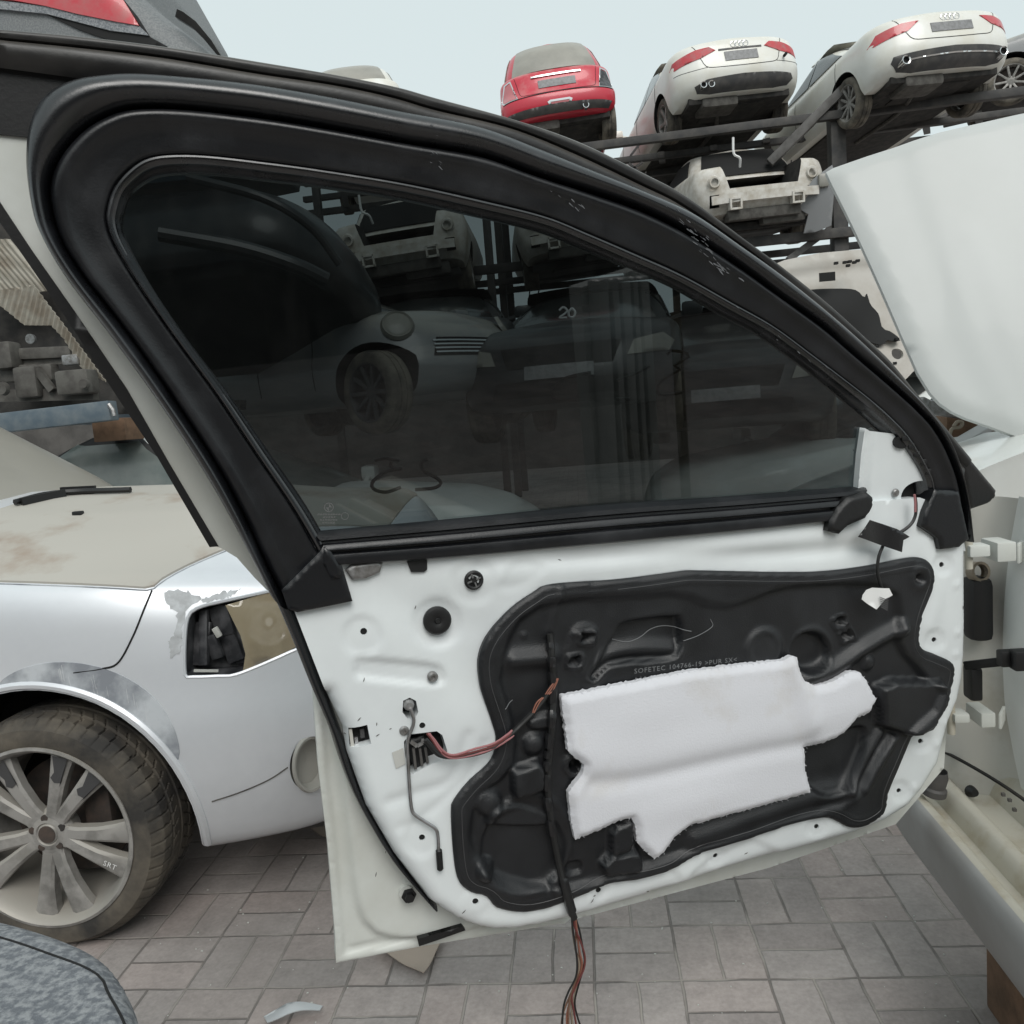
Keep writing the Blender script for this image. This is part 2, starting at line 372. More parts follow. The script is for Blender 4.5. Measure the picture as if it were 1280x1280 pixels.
def patch(outline, res, holes=()):
    O = densify(outline, res); H = [densify(h, min(res, .25*np.ptp(np.asarray(h), axis=0).max())) for h in holes]
    lo, hi = O.min(0), O.max(0)
    gx = np.arange(lo[0], hi[0], res); gy = np.arange(lo[1], hi[1], res*.87)
    G = np.array([(x+(res/2 if j % 2 else 0), y) for j, y in enumerate(gy) for x in gx])
    if len(G):
        k = inside(G, O); G = G[k]; G = G[dist(G, O) > .5*res]
        for h in H:
            if len(G): G = G[~inside(G, h)]; G = G[dist(G, h) > .4*res]
    vs = [Vector(p) for p in O]; ed = [(i, (i+1) % len(O)) for i in range(len(O))]
    for h in H:
        k = len(vs); vs += [Vector(p) for p in h]; ed += [(k+i, k+(i+1) % len(h)) for i in range(len(h))]
    vs += [Vector(p) for p in G]
    V, E, F = delaunay_2d_cdt(vs, ed, [], 0, 1e-7)[:3]
    V = np.array([tuple(v) for v in V]); F = np.array([f for f in F if len(f) == 3])
    C = V[F].mean(1); k = inside(C, O)
    for h in H: k &= ~inside(C, h)
    F = F[k]
    a, b, c = V[F[:, 0]], V[F[:, 1]], V[F[:, 2]]
    cw = ((b-a)[:, 0]*(c-a)[:, 1]-(b-a)[:, 1]*(c-a)[:, 0]) < 0; F[cw] = F[cw][:, ::-1]
    return V, F
def relief(name, outline, mat, toworld, parent, hfun=None, res=.02, depth=.01, holes=(), world=True, back=False, mats=None, fmat=None):
    V, F = patch(outline, res, holes)
    h = np.zeros(len(V)) if hfun is None else hfun(V)
    W = [toworld(u, v, x) for (u, v), x in zip(V, h)]; Fs = [tuple(f) for f in F]; n0 = len(W)
    cnt = {}
    for f in F:
        for i in range(3): cnt[(f[i], f[(i+1) % 3])] = 1
    if depth:
        idx = {}
        def dup(i):
            if i not in idx:
                idx[i] = len(W); W.append(W[i]); W.append(toworld(V[i][0], V[i][1], h[i]-depth))
            return idx[i]
        for (a, b) in list(cnt):
            if (b, a) in cnt: continue
            i, j = dup(a), dup(b); Fs.append((i, i+1, j+1, j))
        if back:
            k = len(W); W += [toworld(u, v, x-depth) for (u, v), x in zip(V, h)]; Fs += [tuple(k+i for i in f[::-1]) for f in F]
    fm = None
    if fmat is not None:
        fm = np.zeros(len(Fs), int); fm[:len(F)] = fmat(V[F].mean(1))
    return mesh(name, W, Fs, mat, parent, world, True, mats, fm)
def text_mesh(txt, size, spacing=1.0):
    c = bpy.data.curves.new('text', 'FONT'); c.body = txt; c.size = size; c.space_character = spacing; c.resolution_u = 2
    o = bpy.data.objects.new('text', c); COL.objects.link(o); bpy.context.view_layer.update()
    me = o.evaluated_get(bpy.context.evaluated_depsgraph_get()).to_mesh()
    V = np.array([v.co[:] for v in me.vertices]); F = [tuple(p.vertices) for p in me.polygons]
    o.to_mesh_clear() if False else None
    bpy.data.objects.remove(o); bpy.data.curves.remove(c)
    return V, F
def cut(o, cutters):
    """apply boolean differences; cutters are (V,F,mat)"""
    tmp = []
    for V, F, mt in cutters:
        c = mesh('cutter', V, F, mt, smooth=False); tmp.append(c)
        bm = bmesh.new(); bm.from_mesh(c.data); bmesh.ops.recalc_face_normals(bm, faces=bm.faces[:]); bm.to_mesh(c.data); bm.free()
        c.matrix_world = Matrix.Identity(4)
        md = o.modifiers.new('cut', 'BOOLEAN'); md.object = c; md.operation = 'DIFFERENCE'; md.solver = 'EXACT'
        md.material_mode = 'TRANSFER'
    sp, so_ = o.parent, o.matrix_parent_inverse.copy(); o.parent = None; o.matrix_parent_inverse = Matrix.Identity(4)
    bpy.context.view_layer.update()
    me = bpy.data.meshes.new_from_object(o.evaluated_get(bpy.context.evaluated_depsgraph_get()))
    o.modifiers.clear(); o.data = me; o.parent = sp; o.matrix_parent_inverse = so_
    me.set_sharp_from_angle(angle=R(40))
    for c in tmp: bpy.data.objects.remove(c)
def copy_tree(o, parent=None):
    c = o.copy(); COL.objects.link(c); c.parent = parent
    for ch in list(o.children): copy_tree(ch, c)
    return c

# ------------------------------------------------------------ setting: paved yard and boundary wall
gm = MB(); gm.add([(-600, -600, 0), (600, -600, 0), (600, 900, 0), (-600, 900, 0)], [(0, 1, 2, 3)])
tag(gm.build('ground', 'pavers', smooth=False), kind='structure')

# ------------------------------------------------------------ the open front door (hero)
ZB = .53
AZ = R(68.2)
dV = np.array([math.sin(AZ), math.cos(AZ), 0]); nV = np.array([math.cos(AZ), -math.sin(AZ), 0]); zV = np.array([0, 0, 1.])
A0 = atZ(428, 1198, ZB); A0z = np.array([A0[0], A0[1], 0])
BELT = 1.17
TILT = R(7)
sF = zV*math.cos(TILT)+nV*math.sin(TILT); nF = nV*math.cos(TILT)-zV*math.sin(TILT); BF = A0z+zV*BELT
def dpt(px, py, w=0.):
    P = on(px, py, A0z+nV*w, nV); return np.array([(P-A0z)@dV, P[2]])
def fpt(px, py, w=0.):
    P = on(px, py, BF+nF*w, nF); return np.array([(P-BF)@dV, (P-BF)@sF])
def DW(u, v, w): return A0z+dV*u+zV*v+nV*w
def FW(u, v, w): return BF+dV*u+sF*v+nF*w
def dl(L, w=0.): return np.array([dpt(x, y, w) for x, y in L])
def fl(L, w=0.): return np.array([fpt(x, y, w) for x, y in L])
def scl(px, py): return float(np.linalg.norm(dpt(px+1, py)-dpt(px, py))+np.linalg.norm(dpt(px, py+1)-dpt(px, py)))/2
def disc(c, r, n=20, rx=1.): return [(c[0]+r*rx*math.cos(2*math.pi*i/n), c[1]+r*math.sin(2*math.pi*i/n)) for i in range(n)]

white_car = thing('stripped_car', 'white car with its stripped front door swung open and its white bonnet raised', 'car', (1.0, 1.2, 0))
door = None

# --- white inner panel
panel_px = [(364, 748), (405, 700), (440, 690), (700, 672), (1000, 645), (1060, 640), (1090, 627), (1150, 622), (1200, 640), (1213, 676),
    (1212.5, 692), (1213, 780), (1212, 820), (1209.5, 849), (1204, 876), (1192, 905), (1178.6, 957), (1157, 992), (1140, 1012), (1110, 1031),
    (1072, 1046), (1010, 1064), (960, 1077.5), (808, 1126), (712, 1154), (680, 1162), (648, 1168), (620, 1169), (597, 1165), (572, 1155),
    (540, 1134), (495, 1075), (460, 1015), (435, 945), (430, 914), (409, 870), (368, 764)]
panel_uv = dl(panel_px)
roll_line = dl(panel_px[9:-1])
class Feat:
    """relief features given in photo pixels on the door plane"""
    def __init__(s, w=0.): s.f = []; s.w = w
    def dome(s, x, y, r, amp, ry=None, p=1.):
        c = dpt(x, y, s.w); k = scl(x, y); rx = r*k; rr = (ry or r)*k
        s.f.append(lambda P: amp*np.clip(1-((P[:, 0]-c[0])/rx)**2-((P[:, 1]-c[1])/rr)**2, 0, 1)**(.5*p)); return s
    def ring(s, x, y, r, wd, amp):
        c = dpt(x, y, s.w); k = scl(x, y)
        s.f.append(lambda P: amp*np.exp(-((np.hypot(P[:, 0]-c[0], P[:, 1]-c[1])-r*k)/(wd*k))**2)); return s
    def plateau(s, L, amp, soft, smooth=True):
        L = dl(cr(L, 60, True) if smooth else L, s.w); k = .0010*soft
        s.f.append(lambda P: amp*sstep(sdist(P, L), -k*.5, k*.5)); return s
    def ridge(s, L, wd, amp, smooth=True):
        L = dl(cr(L, 30) if smooth else L, s.w); k = wd*.0016
        s.f.append(lambda P: amp*np.exp(-(dist(P, L, False)/k)**2)); return s
    def blob(s, x, y, rx, ry, amp):
        c = dpt(x, y, s.w); k = scl(x, y)
        s.f.append(lambda P: amp*np.exp(-((P[:, 0]-c[0])/(rx*k))**2-((P[:, 1]-c[1])/(ry*k))**2)); return s
    def __call__(s, P):
        h = np.zeros(len(P))
        for f in s.f: h += f(P)
        return h
pf = Feat()
pf.plateau(disc((453, 795), 24), -.0035, 9).plateau([(447, 828), (455, 824), (540, 832), (556, 845), (545, 856), (455, 848), (444, 840)], -.006, 8)
pf.plateau(disc((547, 780), 30), -.004, 14).plateau(disc((592, 727), 28), -.003, 16).plateau([(640, 705), (660, 700), (680, 712), (650, 735), (625, 735)], -.003, 14)
pf.ridge([(487, 1003), (520, 992), (556, 980), (572, 960), (585, 920)], 6, -.0035).ridge([(500, 1035), (530, 1020), (570, 985), (592, 960), (606, 930)], 5, -.0025)
pf.plateau(disc((527, 1049), 22), -.003, 10).plateau(disc((594, 1126), 15), .002, 8)
pf.ridge([(455, 735), (520, 760), (600, 790), (590, 850)], 26, -.005).blob(640, 705, 70, 22, .007).blob(560, 800, 30, 40, -.004).blob(880, 690, 200, 12, .006)
pf.ridge([(600, 705), (700, 697), (860, 693), (1010, 690), (1120, 675)], 10, -.006)
pf.ridge([(1155, 680), (1170, 740), (1160, 780)], 14, .004)
for c in ((1178, 706), (1169, 800), (1152, 927), (1125, 989), (1022, 1034), (896, 1071), (749, 1114)): pf.plateau(disc(c, 13), -.003, 6)
for c in ((1196, 731), (1197, 791), (1195, 818), (1181, 903), (1171, 930), (1143, 984)): pf.dome(c[0], c[1], 4.5, .003)
pf.plateau([(800, 1080), (832, 1084), (850, 1105), (760, 1135), (740, 1128)], -.004, 10).plateau([(930, 1052), (955, 1056), (975, 1075), (880, 1102), (868, 1090)], -.004, 10)
ins_px = [(690, 730), (666, 741), (637, 762), (610, 794), (598.5, 823), (600, 855), (606, 876.5), (614, 900), (620, 924), (613, 951), (586.5, 977), (568, 1000),
    (564, 1014), (566.6, 1065), (573, 1100), (589, 1115), (608, 1120), (621, 1134), (653, 1140), (687, 1134), (725, 1120), (762, 1104.5), (799, 1099),
    (839, 1087), (873, 1067), (900, 1059), (939, 1047), (986.5, 1031), (1029, 1022), (1045.6, 1026), (1062, 1034), (1082, 1032), (1105, 1015), (1110, 989),
    (1124, 955.6), (1141, 919), (1164, 902), (1183, 885), (1187.6, 863), (1192, 832), (1169, 818), (1152.5, 811), (1148, 797), (1152.5, 770), (1164, 739),
    (1168, 722), (1163, 705), (1150, 697), (1130, 698), (1085, 707), (1029, 714), (972.5, 715), (916, 714), (860, 713), (847, 714.5), (772.5, 724)]
insw = .004
ins_uv = cr(dl(ins_px, insw), 300, True)
def panel_h(P):
    h = pf(P); d = dist(P, roll_line, False); r = .028
    h -= r-np.sqrt(np.clip(r*r-np.clip(r-d, 0, r)**2, 0, None))
    h -= .05*sstep(sdist(P, ins_uv), .006, .02)
    return h
def hole(L, smooth=0): return dl(cr(L, smooth, True) if smooth else L)
latch_hole = [(436, 912), (459, 906), (464, 930), (438, 937)]
big_hole = [(505, 927), (512, 918), (530, 916), (546, 914), (553, 919), (559, 938), (560, 948), (540, 955), (516, 968), (510, 962), (506, 942)]
rod_hole = [(504, 876), (512, 872), (520, 876), (523, 890), (519, 898), (509, 898), (503, 890)]
holes = [hole(latch_hole), hole(big_hole), hole(rod_hole)]
for c, r in (((455, 790), 4.5), ((528, 907), 4.), ((528, 1048), 4.), ((594, 1126), 4.), ((749, 1114), 3.6), ((896, 1071), 3.4), ((1022, 1034), 3.2),
             ((1125, 989), 3.), ((1152, 927), 3.2), ((1169, 800), 3.2), ((1178, 706), 3.4)):
    holes.append(hole(disc(c, r, 10)))
door = panel = relief('car_door', panel_uv, 'door_white', DW, white_car, panel_h, .0075, .05, holes)
door['label'] = 'open door without its trim panel'
for c, r in (((455, 790), 5), ((528, 907), 4.5), ((528, 1048), 4.5), ((594, 1126), 4.5), ((749, 1114), 4.1), ((896, 1071), 4), ((1022, 1034), 3.8), ((1125, 989), 3.6), ((1152, 927), 3.8), ((1169, 800), 3.8), ((1178, 706), 4)):  # black discs paint in the shade inside the clip holes
    c_uv = dpt(*c); zc = float(panel_h(np.array([c_uv]))[0]); k_ = r*scl(*c); mb = MB(); mb.lathe([(0, 0), (k_, 0), (k_, -.004), (0, -.004)], 12, DW(c_uv[0], c_uv[1], zc-.003), nV); mb.build('clip_hole_dark', 'black_hole', door, True)
# dark cavity behind the holes
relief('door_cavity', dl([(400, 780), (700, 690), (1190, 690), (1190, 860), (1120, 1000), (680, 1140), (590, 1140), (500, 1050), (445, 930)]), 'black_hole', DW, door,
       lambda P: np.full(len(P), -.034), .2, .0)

# --- outer skin with its folded flange, seen past the rear edge
ow = -.075
skin_px = [(386, 792), (398, 960), (410, 1060), (419, 1170), (420, 1203), (440, 1199), (522, 1183), (700, 1154), (960, 1085), (1120, 1030), (1180, 960), (1190, 800),
           (700, 760), (420, 760)]
skin_uv = dl(skin_px, ow)
plate_in = dl(cr([(398, 800), (418, 930), (432, 1040), (440, 1110), (452, 1150), (480, 1170), (540, 1172), (600, 1160), (900, 1080), (1100, 900), (700, 780)], 90, True), ow)
sflange = dl([(386, 792), (398, 960), (410, 1060), (419, 1170), (420, 1203)], ow)
sbot = dl([(420, 1203), (522, 1183), (700, 1154)], ow)
def skin_h(P):
    d = np.minimum(dist(P, sflange, False), dist(P, sbot, False))
    h = .006*np.exp(-((d-.006)/.005)**2)-.004*np.exp(-((d-.02)/.004)**2)
    return h+.012*sstep(sdist(P, plate_in), -.004, .012)+ow
relief('outer_skin', skin_uv, 'flange_white', DW, door, skin_h, .007, .035)
plate_px = lambda name, L, mat, w0, th, parent=None, smooth=0, plane='D', res=.02, hf=None, rnd=0.: _plate(name, L, mat, w0, th, parent or door, smooth, plane, res, hf, rnd)
def _plate(name, L, mat, w0, th, parent, smooth, plane, res, hf, rnd):
    f, W = (dl, DW) if plane == 'D' else (fl, FW)
    uv = f(L, w0)
    if smooth: uv = cr(uv, smooth, True)
    def h(P):
        x = np.full(len(P), float(w0))
        if rnd:
            d = dist(P, uv); x -= rnd-np.sqrt(np.clip(rnd*rnd-np.clip(rnd-d, 0, rnd)**2, 0, None))
        if hf is not None: x = x+hf(P)
        return x
    return relief(name, uv, mat, W, parent, h, res, th, back=th > .003)
plate_px('rubber_strip', [(522, 1174), (578, 1158), (582, 1163), (545, 1176), (524, 1183)], 'soft_black', -.05, .01)
# side seal running down the rear edge between skin and panel
left = [(334, 736), (340, 744), (366, 804), (387, 856), (410, 909.5), (427, 960), (447, 1005), (485, 1070), (520, 1112.5), (541, 1136)]
right = [(368, 760), (376, 775), (391, 815), (409, 868), (432, 930), (446, 975), (462, 1014), (497, 1073), (532, 1118), (548, 1136)]
a = crp(dl(left, -.03), 70); b = crp(dl(right, -.03), 70)
V = []; F = []; prof = [(0, -.05), (.06, -.028), (.25, -.014), (.5, -.008), (.75, -.012), (.95, -.026), (1, -.04)]
for i in range(70):
    for f, h in prof: q = a[i]*(1-f)+b[i]*f; V.append(DW(q[0], q[1], h-.012))
k = len(prof)
for i in range(69):
    for j in range(k-1): F.append((i*k+j, i*k+j+1, (i+1)*k+j+1, (i+1)*k+j))
mesh('edge_seal', V, F, 'seal_rubber', door, True)

# --- window frame: rows are (outer edge, groove, inner bead, glass edge) in photo pixels
ROWS = [((336, 742), (362, 764), (436, 752), (441, 748)), ((318, 706), (335, 712), (402, 686), (410, 684)), ((283, 641), (303, 643), (370, 632), (380, 632)),
 ((247, 580), (268, 578), (326, 568), (336, 568)), ((193, 498), (215, 497), (275, 492), (284, 493)), ((135, 418), (157, 415), (222, 420), (230, 422)),
 ((80, 346), (103, 345), (176, 352), (186, 357)), ((48, 290), (74, 298), (148, 305), (159, 309)), ((36, 250), (62, 257), (139, 278), (149, 282)),
 ((30, 195), (61, 225), (141, 258), (151, 262)), ((35, 150), (74, 193), (149, 236), (159, 241)), ((52, 118), (100, 163), (165, 217), (174, 226)),
 ((82, 99), (130, 144), (186, 203), (193, 216)), ((120, 91), (165, 134), (215, 198), (221, 212)), ((180, 89), (225, 134), (262, 199), (265, 213)),
 ((300, 100), (318, 144), (333, 207), (336, 221)), ((400, 116), (400, 157), (400, 216), (400, 229)), ((500, 136), (508, 177), (505, 233), (503, 245)),
 ((600, 156), (600, 193), (600, 254), (598, 266)), ((681, 186), (674, 219), (681, 274), (680, 286)), ((742, 211), (746, 242), (735, 296), (733, 307)),
 ((803, 236), (805, 263), (795, 322), (792, 332)), ((866, 264), (862, 292), (853, 348), (850, 357)), ((926, 305), (925, 333), (913, 381), (909, 391)),
 ((978, 342), (975, 370), (965, 410), (959, 418)), ((1030, 384), (1025, 406), (1010, 443), (1005, 451)), ((1080, 428), (1070, 445), (1050, 473), (1044, 482)),
 ((1125, 473), (1113, 482), (1085, 500), (1078, 511)), ((1160, 512), (1144, 510), (1110, 522), (1100, 530)), ((1183, 546), (1167, 535), (1134, 548), (1122, 552)),
 ((1197, 580), (1186, 570), (1157, 586), (1148, 588)), ((1207, 625), (1200, 614), (1165, 612), (1158, 618)), ((1213, 674), (1208, 677), (1166, 667), (1157, 652))]
NS = 260
C = [crp(np.array([fpt(*r[k]) for r in ROWS]), NS) for k in range(4)]
def band(name, mat, prof):
    parent = door
    """prof: list of (curve a, curve b, fraction, height)"""
    V = []; F = []; k = len(prof)
    for i in range(NS):
        for a, b, f, h in prof: q = C[a][i]*(1-f)+C[b][i]*f; V.append(FW(q[0], q[1], h))
    for i in range(NS-1):
        for j in range(k-1): F.append((i*k+j, (i+1)*k+j, (i+1)*k+j+1, i*k+j+1))
    F.append(tuple(range(k))); F.append(tuple((NS-1)*k+j for j in range(k-1, -1, -1)))
    return mesh(name, V, F, mat, parent, True, True, sharp=50)
bulb = [(0, 1, f, -.012+.026*math.sin(math.pi*min(1, max(0, f)))**.6) for f in np.linspace(0, .98, 15)]
band('door_seal', 'seal_rubber', [(0, 1, 0, -.07), (0, 1, 0, -.03)]+bulb+[(0, 1, .99, -.03), (0, 1, 1.0, -.045)])
band('window_frame', 'rubber', [(1, 2, -.01, -.045), (1, 2, .0, -.024), (1, 2, .025, -.006), (1, 2, .07, .003), (1, 2, .13, .007), (1, 2, .2, .0075), (1, 2, .3, .005), (1, 2, .4, .001),
     (1, 2, .6, -.0005), (1, 2, .8, -.001), (1, 2, .87, -.002), (1, 2, .9, -.004), (1, 2, .905, -.02)])
band('glass_seal', 'bead_rubber', [(1, 2, .905, -.014), (1, 2, .92, -.002), (1, 2, .95, .003), (1, 2, .985, .0035), (2, 3, 0, .0015), (2, 3, .25, -.002), (2, 3, .45, -.003), (2, 3, .55, -.010), (2, 3, .8, -.014), (2, 3, 1., -.018), (2, 3, 1.1, -.034)])
# --- outer trim strips behind the seal
T0 = [(-90, 26), (0, 36), (100, 45), (208, 58), (320, 76), (420, 93), (495, 108), (545, 122), (640, 148), (722, 176), (803, 215), (860, 246), (937, 303), (974, 330), (1016, 363), (1048, 390),
      (1085, 424), (1112, 449), (1144, 488), (1181, 532), (1214, 572)]
T1 = [(-90, 40), (0, 50), (100, 60), (208, 73), (320, 92), (420, 107), (490, 122), (545, 138), (640, 161), (722, 194), (800, 231), (850, 256), (918, 302), (960, 334), (1005, 372), (1040, 402),
      (1078, 436), (1105, 462), (1136, 500), (1172, 543), (1205, 585)]
T2 = [(-90, 72), (0, 84), (60, 92), (190, 110), (320, 126), (410, 140), (480, 155), (535, 168), (630, 192), (710, 226), (790, 264), (840, 290), (900, 330), (945, 365), (990, 405), (1025, 435),
      (1060, 468), (1090, 494), (1120, 532), (1155, 575), (1190, 618)]
tw = -.055
c0, c1, c2 = [crp(fl(t, tw), 160) for t in (T0, T1, T2)]
V = []; F = []; prof = [(0, -.10), (0, -.058), (.2, -.050), (.5, -.048), (.85, -.050), (.98, -.056), (1.03, -.052), (1.25, -.046), (1.6, -.048), (2., -.058)]
k = len(prof)
for i in range(160):
    for f, h in prof:
        q = c0[i]*(1-f)+c1[i]*f if f <= 1 else c1[i]*(2-f)+c2[i]*(f-1); V.append(FW(q[0], q[1], h))
for i in range(159):
    for j in range(k-1): F.append((i*k+j, (i+1)*k+j, (i+1)*k+j+1, i*k+j+1))
mesh('outer_trim', V, F, 'trim_black', door, True, True, sharp=50)
plate_px('roof_trim_end', [(-90, 75), (0, 84), (60, 88), (200, 96), (240, 140), (80, 190), (40, 172), (0, 168), (-90, 164)], 'soft_black', -.066, .02, plane='F')
plate_px('mirror_sail', [(1178, 530), (1214, 572), (1247, 612), (1246, 622), (1238, 630), (1212, 639), (1206, 600), (1195, 565)], 'trim_black', -.052, .05, plane='F', rnd=.008, res=.006)
# white flange and black rear edge strip behind the frame
plate_px('frame_flange', [(-90, 160), (0, 169), (38, 172), (90, 180), (90, 330), (140, 400), (220, 520), (300, 660), (350, 735), (334, 738), (318, 722), (296, 697), (276, 685), (262, 680), (158, 490), (92, 390), (38, 312), (0, 254), (-90, 130)],
         'flange_white', -.07, .015, plane='F')
plate_px('rear_edge_strip', [(-90, 128), (0, 253), (39, 312), (93, 389), (159, 487), (212, 580), (273, 683), (262, 684), (197, 572), (149, 500), (80, 394), (18, 304), (-20, 250), (-90, 165)],
         'soft_black', -.067, .03, plane='F')
# frame foot pieces
plate_px('frame_foot', [(352, 738), (400, 690), (405, 682), (428, 708), (436, 735), (441, 752), (372, 766), (360, 762)], 'rubber', .016, .045, plane='D', rnd=.004, res=.006)
plate_px('frame_foot', [(1153, 658), (1158, 640), (1170, 612), (1200, 614), (1213, 674), (1205, 680), (1201, 684), (1177, 687), (1174, 673), (1162, 664)], 'rubber', .016, .045, plane='D', rnd=.004, res=.006)
plate_px('frame_clip', [(405, 684), (414, 690), (427, 712), (426, 722), (415, 724), (404, 704)], 'rubber', .022, .02, rnd=.003, res=.004)
plate_px('frame_clip', [(432, 713), (440, 706), (470, 702), (479, 703), (475, 716), (458, 723), (440, 725)], 'zinc', .006, .01, rnd=.003, res=.004)
bpy.context.view_layer.objects.active = None
plate_px('belt_clip', [(509, 702), (534, 700), (534, 712), (530, 715), (514, 715)], 'soft_black', .004, .01)
# --- pale scuffs and scratches worn into the rubber
rs_ = random.Random(21)
def scuff(L, dens, sz, w0, mat_='abrasion'):
    poly = fl(L, w0); lo, hi = poly.min(0), poly.max(0); mb = MB(); k = 0
    while k < dens:
        p = np.array((rs_.uniform(lo[0], hi[0]), rs_.uniform(lo[1], hi[1])))
        if not inside(p[None], poly)[0]: k += .2; continue
        a = rs_.uniform(-.85, -.45); l = rs_.uniform(.3, 1.6)*sz; b = rs_.uniform(.06, .22)*l; e = np.array((math.cos(a), math.sin(a))); g = np.array((-e[1], e[0]))
        q = [p+e*l*math.cos(t)*rs_.uniform(.7, 1)+g*b*math.sin(t)*rs_.uniform(.6, 1) for t in np.linspace(0, 2*math.pi, 9)[:-1]]
        mb.add([FW(x[0], x[1], w0) for x in q], [tuple(range(8))]); k += 1
    o_ = mb.build('scuff_mark', mat_, door, True, False); o_['kind'] = 'stuff'; return o_
scuff([(683, 238), (700, 240), (735, 262), (720, 262)], 12, .004, .0092); scuff([(845, 270), (870, 285), (905, 330), (930, 352), (915, 350), (880, 325)], 60, .006, .0088)
scuff([(833, 258), (850, 262), (880, 290), (895, 308), (870, 300)], 22, .004, .0145); scuff([(536, 190), (550, 192), (552, 212), (540, 210)], 8, .003, .0088); scuff([(530, 150), (546, 158), (552, 170), (540, 172)], 7, .003, .0145)
scuff([(870, 350), (960, 408), (1040, 462), (1036, 468), (950, 412), (868, 356)], 55, .004, .0045)
# --- glass
gl_px = [tuple(p) for p in crp(np.array([r[3] for r in ROWS[1:29]]), 120)]
gw = -.024
g_uv = fl([(x, y) for x, y in gl_px]+[(1090, 560), (1086, 625), (900, 645), (400, 690)], gw)
# widen slightly under the seal
cen = g_uv.mean(0); g_uv = cen+(g_uv-cen)*1.012
glass = relief('window_glass', g_uv, 'tinted_glass', FW, door, lambda P: np.full(len(P), gw), .05, .0)
# etched mark and print in the lower rear corner
V, F = lathe([(0.0062, 0), (.0062, .0004), (.0074, .0004), (.0074, 0)], 20, FW(*fpt(411, 634, gw), gw+.0006), nF)
mb = MB(); mb.add(V, F)
mb.add([FW(*fpt(x, y, gw), gw+.001) for x, y in ((411, 629), (415, 634), (411, 634))], [(0, 1, 2)]); mb.add([FW(*fpt(x, y, gw), gw+.001) for x, y in ((411, 639), (407, 634), (411, 634))], [(0, 1, 2)])
for y, x0, x1 in ((642, 397, 426), (645.5, 404, 420), (649, 400, 421), (652.5, 403, 418)):
    for x in np.arange(x0, x1, 3.2): mb.add([FW(*fpt(a, b, gw), gw+.001) for a, b in ((x, y), (x+2.3, y-.2), (x+2.3, y+1.4), (x, y+1.6))], [(0, 3, 2, 1)])
mb.add(*lathe([(.005, 0), (.005, .0004), (.006, .0004), (.006, 0)], 16, FW(*fpt(431, 645, gw), gw+.0006), nF))
mb.build('glass_print', 'print_grey', glass, True, False)
for L in ([(468, 576), (482, 573), (499, 576)], [(489, 577), (488, 583), (498, 587), (502, 585)], [(500, 586), (482, 590), (466, 602), (467, 611), (482, 615), (501, 609)], [(534, 574), (526, 580), (530, 589), (545, 597), (551, 604), (542, 610), (519, 612)],
          [(738, 466), (721, 469), (700, 476), (690, 489), (694, 498), (721, 499)], [(834, 443), (840, 438), (862, 444), (842, 458), (851, 461), (828, 475), (821, 486), (826, 494), (852, 491)], [(771, 476), (791, 469), (812, 458)], [(770, 499), (788, 499)]):
    mb = MB(); mb.tube([FW(*fpt(x, y, gw-.003), gw-.003) for x, y in cr(L, 22)], .0030, 5); mb.build('marker_stroke', 'mark_black', glass, True)
# --- belt weatherstrip
top = crp(fl([(394, 668), (560, 653), (760, 634), (920, 623), (1086, 610)]), 60); bot = crp(dl([(424, 706), (560, 697), (760, 679), (920, 664), (1062, 649)]), 60)
V = []; F = []; prof = [(-.04, -.03), (0, -.012), (.08, -.004), (.2, -.002), (.25, -.009), (.31, -.008), (.34, .002), (.42, .006), (.5, .007), (.54, -.002), (.6, -.002), (.64, .009), (.78, .012), (.93, .011), (.97, .006), (1, -.004), (1, -.02)]
k = len(prof)
for i in range(60):
    p = FW(top[i][0], top[i][1], 0); q = DW(bot[i][0], bot[i][1], 0)
    for f, h in prof: V.append(p*(1-f)+q*f+nV*(h+.004))
for i in range(59):
    for j in range(k-1): F.append((i*k+j, i*k+j+1, (i+1)*k+j+1, (i+1)*k+j))
F.append(tuple(range(k))); F.append(tuple(59*k+j for j in range(k)))
mesh('belt_strip', V, F, 'rubber', door, True, True, sharp=40)
plate_px('strip_end_flap', [(1077, 618), (1086, 615), (1094, 622), (1093, 634), (1085, 648), (1062, 658), (1052, 668), (1038, 664), (1040, 651), (1050, 634), (1062, 622)], 'soft_black', .024, .012, rnd=.008, res=.005)
# --- mirror triangle
mt_px = [(1086, 536), (1095, 540), (1122, 543), (1150, 560), (1200, 600), (1212, 690), (1150, 690), (1090, 680), (1076, 640), (1078, 604), (1081, 570)]
def mt_h(P):
    d = dist(P, fl([(1086, 534), (1081, 570), (1078, 604), (1076, 640)]), False)
    return -.010-.008*np.exp(-((d-.016)/.006)**2)
mt = relief('mirror_base', fl(mt_px), 'door_white', FW, door, mt_h, .008, .02, [fl(cr([(1131, 622), (1137, 610), (1150, 603), (1162, 603), (1166, 612), (1156, 628), (1146, 634), (1135, 632)], 24, True))])
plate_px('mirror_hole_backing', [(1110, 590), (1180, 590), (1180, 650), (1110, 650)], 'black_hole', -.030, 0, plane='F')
plate_px('rubber_grommet', disc((1127, 553), 8, 14, 1.1), 'soft_black', -.004, .01, plane='F')
mbs = MB(); mbs.lathe([(0, .004), (.006, .004), (.008, .002), (.0085, 0)], 16, FW(*fpt(1123, 617), -.008), nF); mbs.build('screw', 'zinc', door, True)
mb = MB()
for x, y in ((1132, 548), (1140, 558), (1147, 568), (1155, 578), (1161, 590)): mb.box(FW(*fpt(x, y), -.004), (.006, .006, .006), bev=.002)
mb.build('frame_tabs', 'soft_black', door, True)

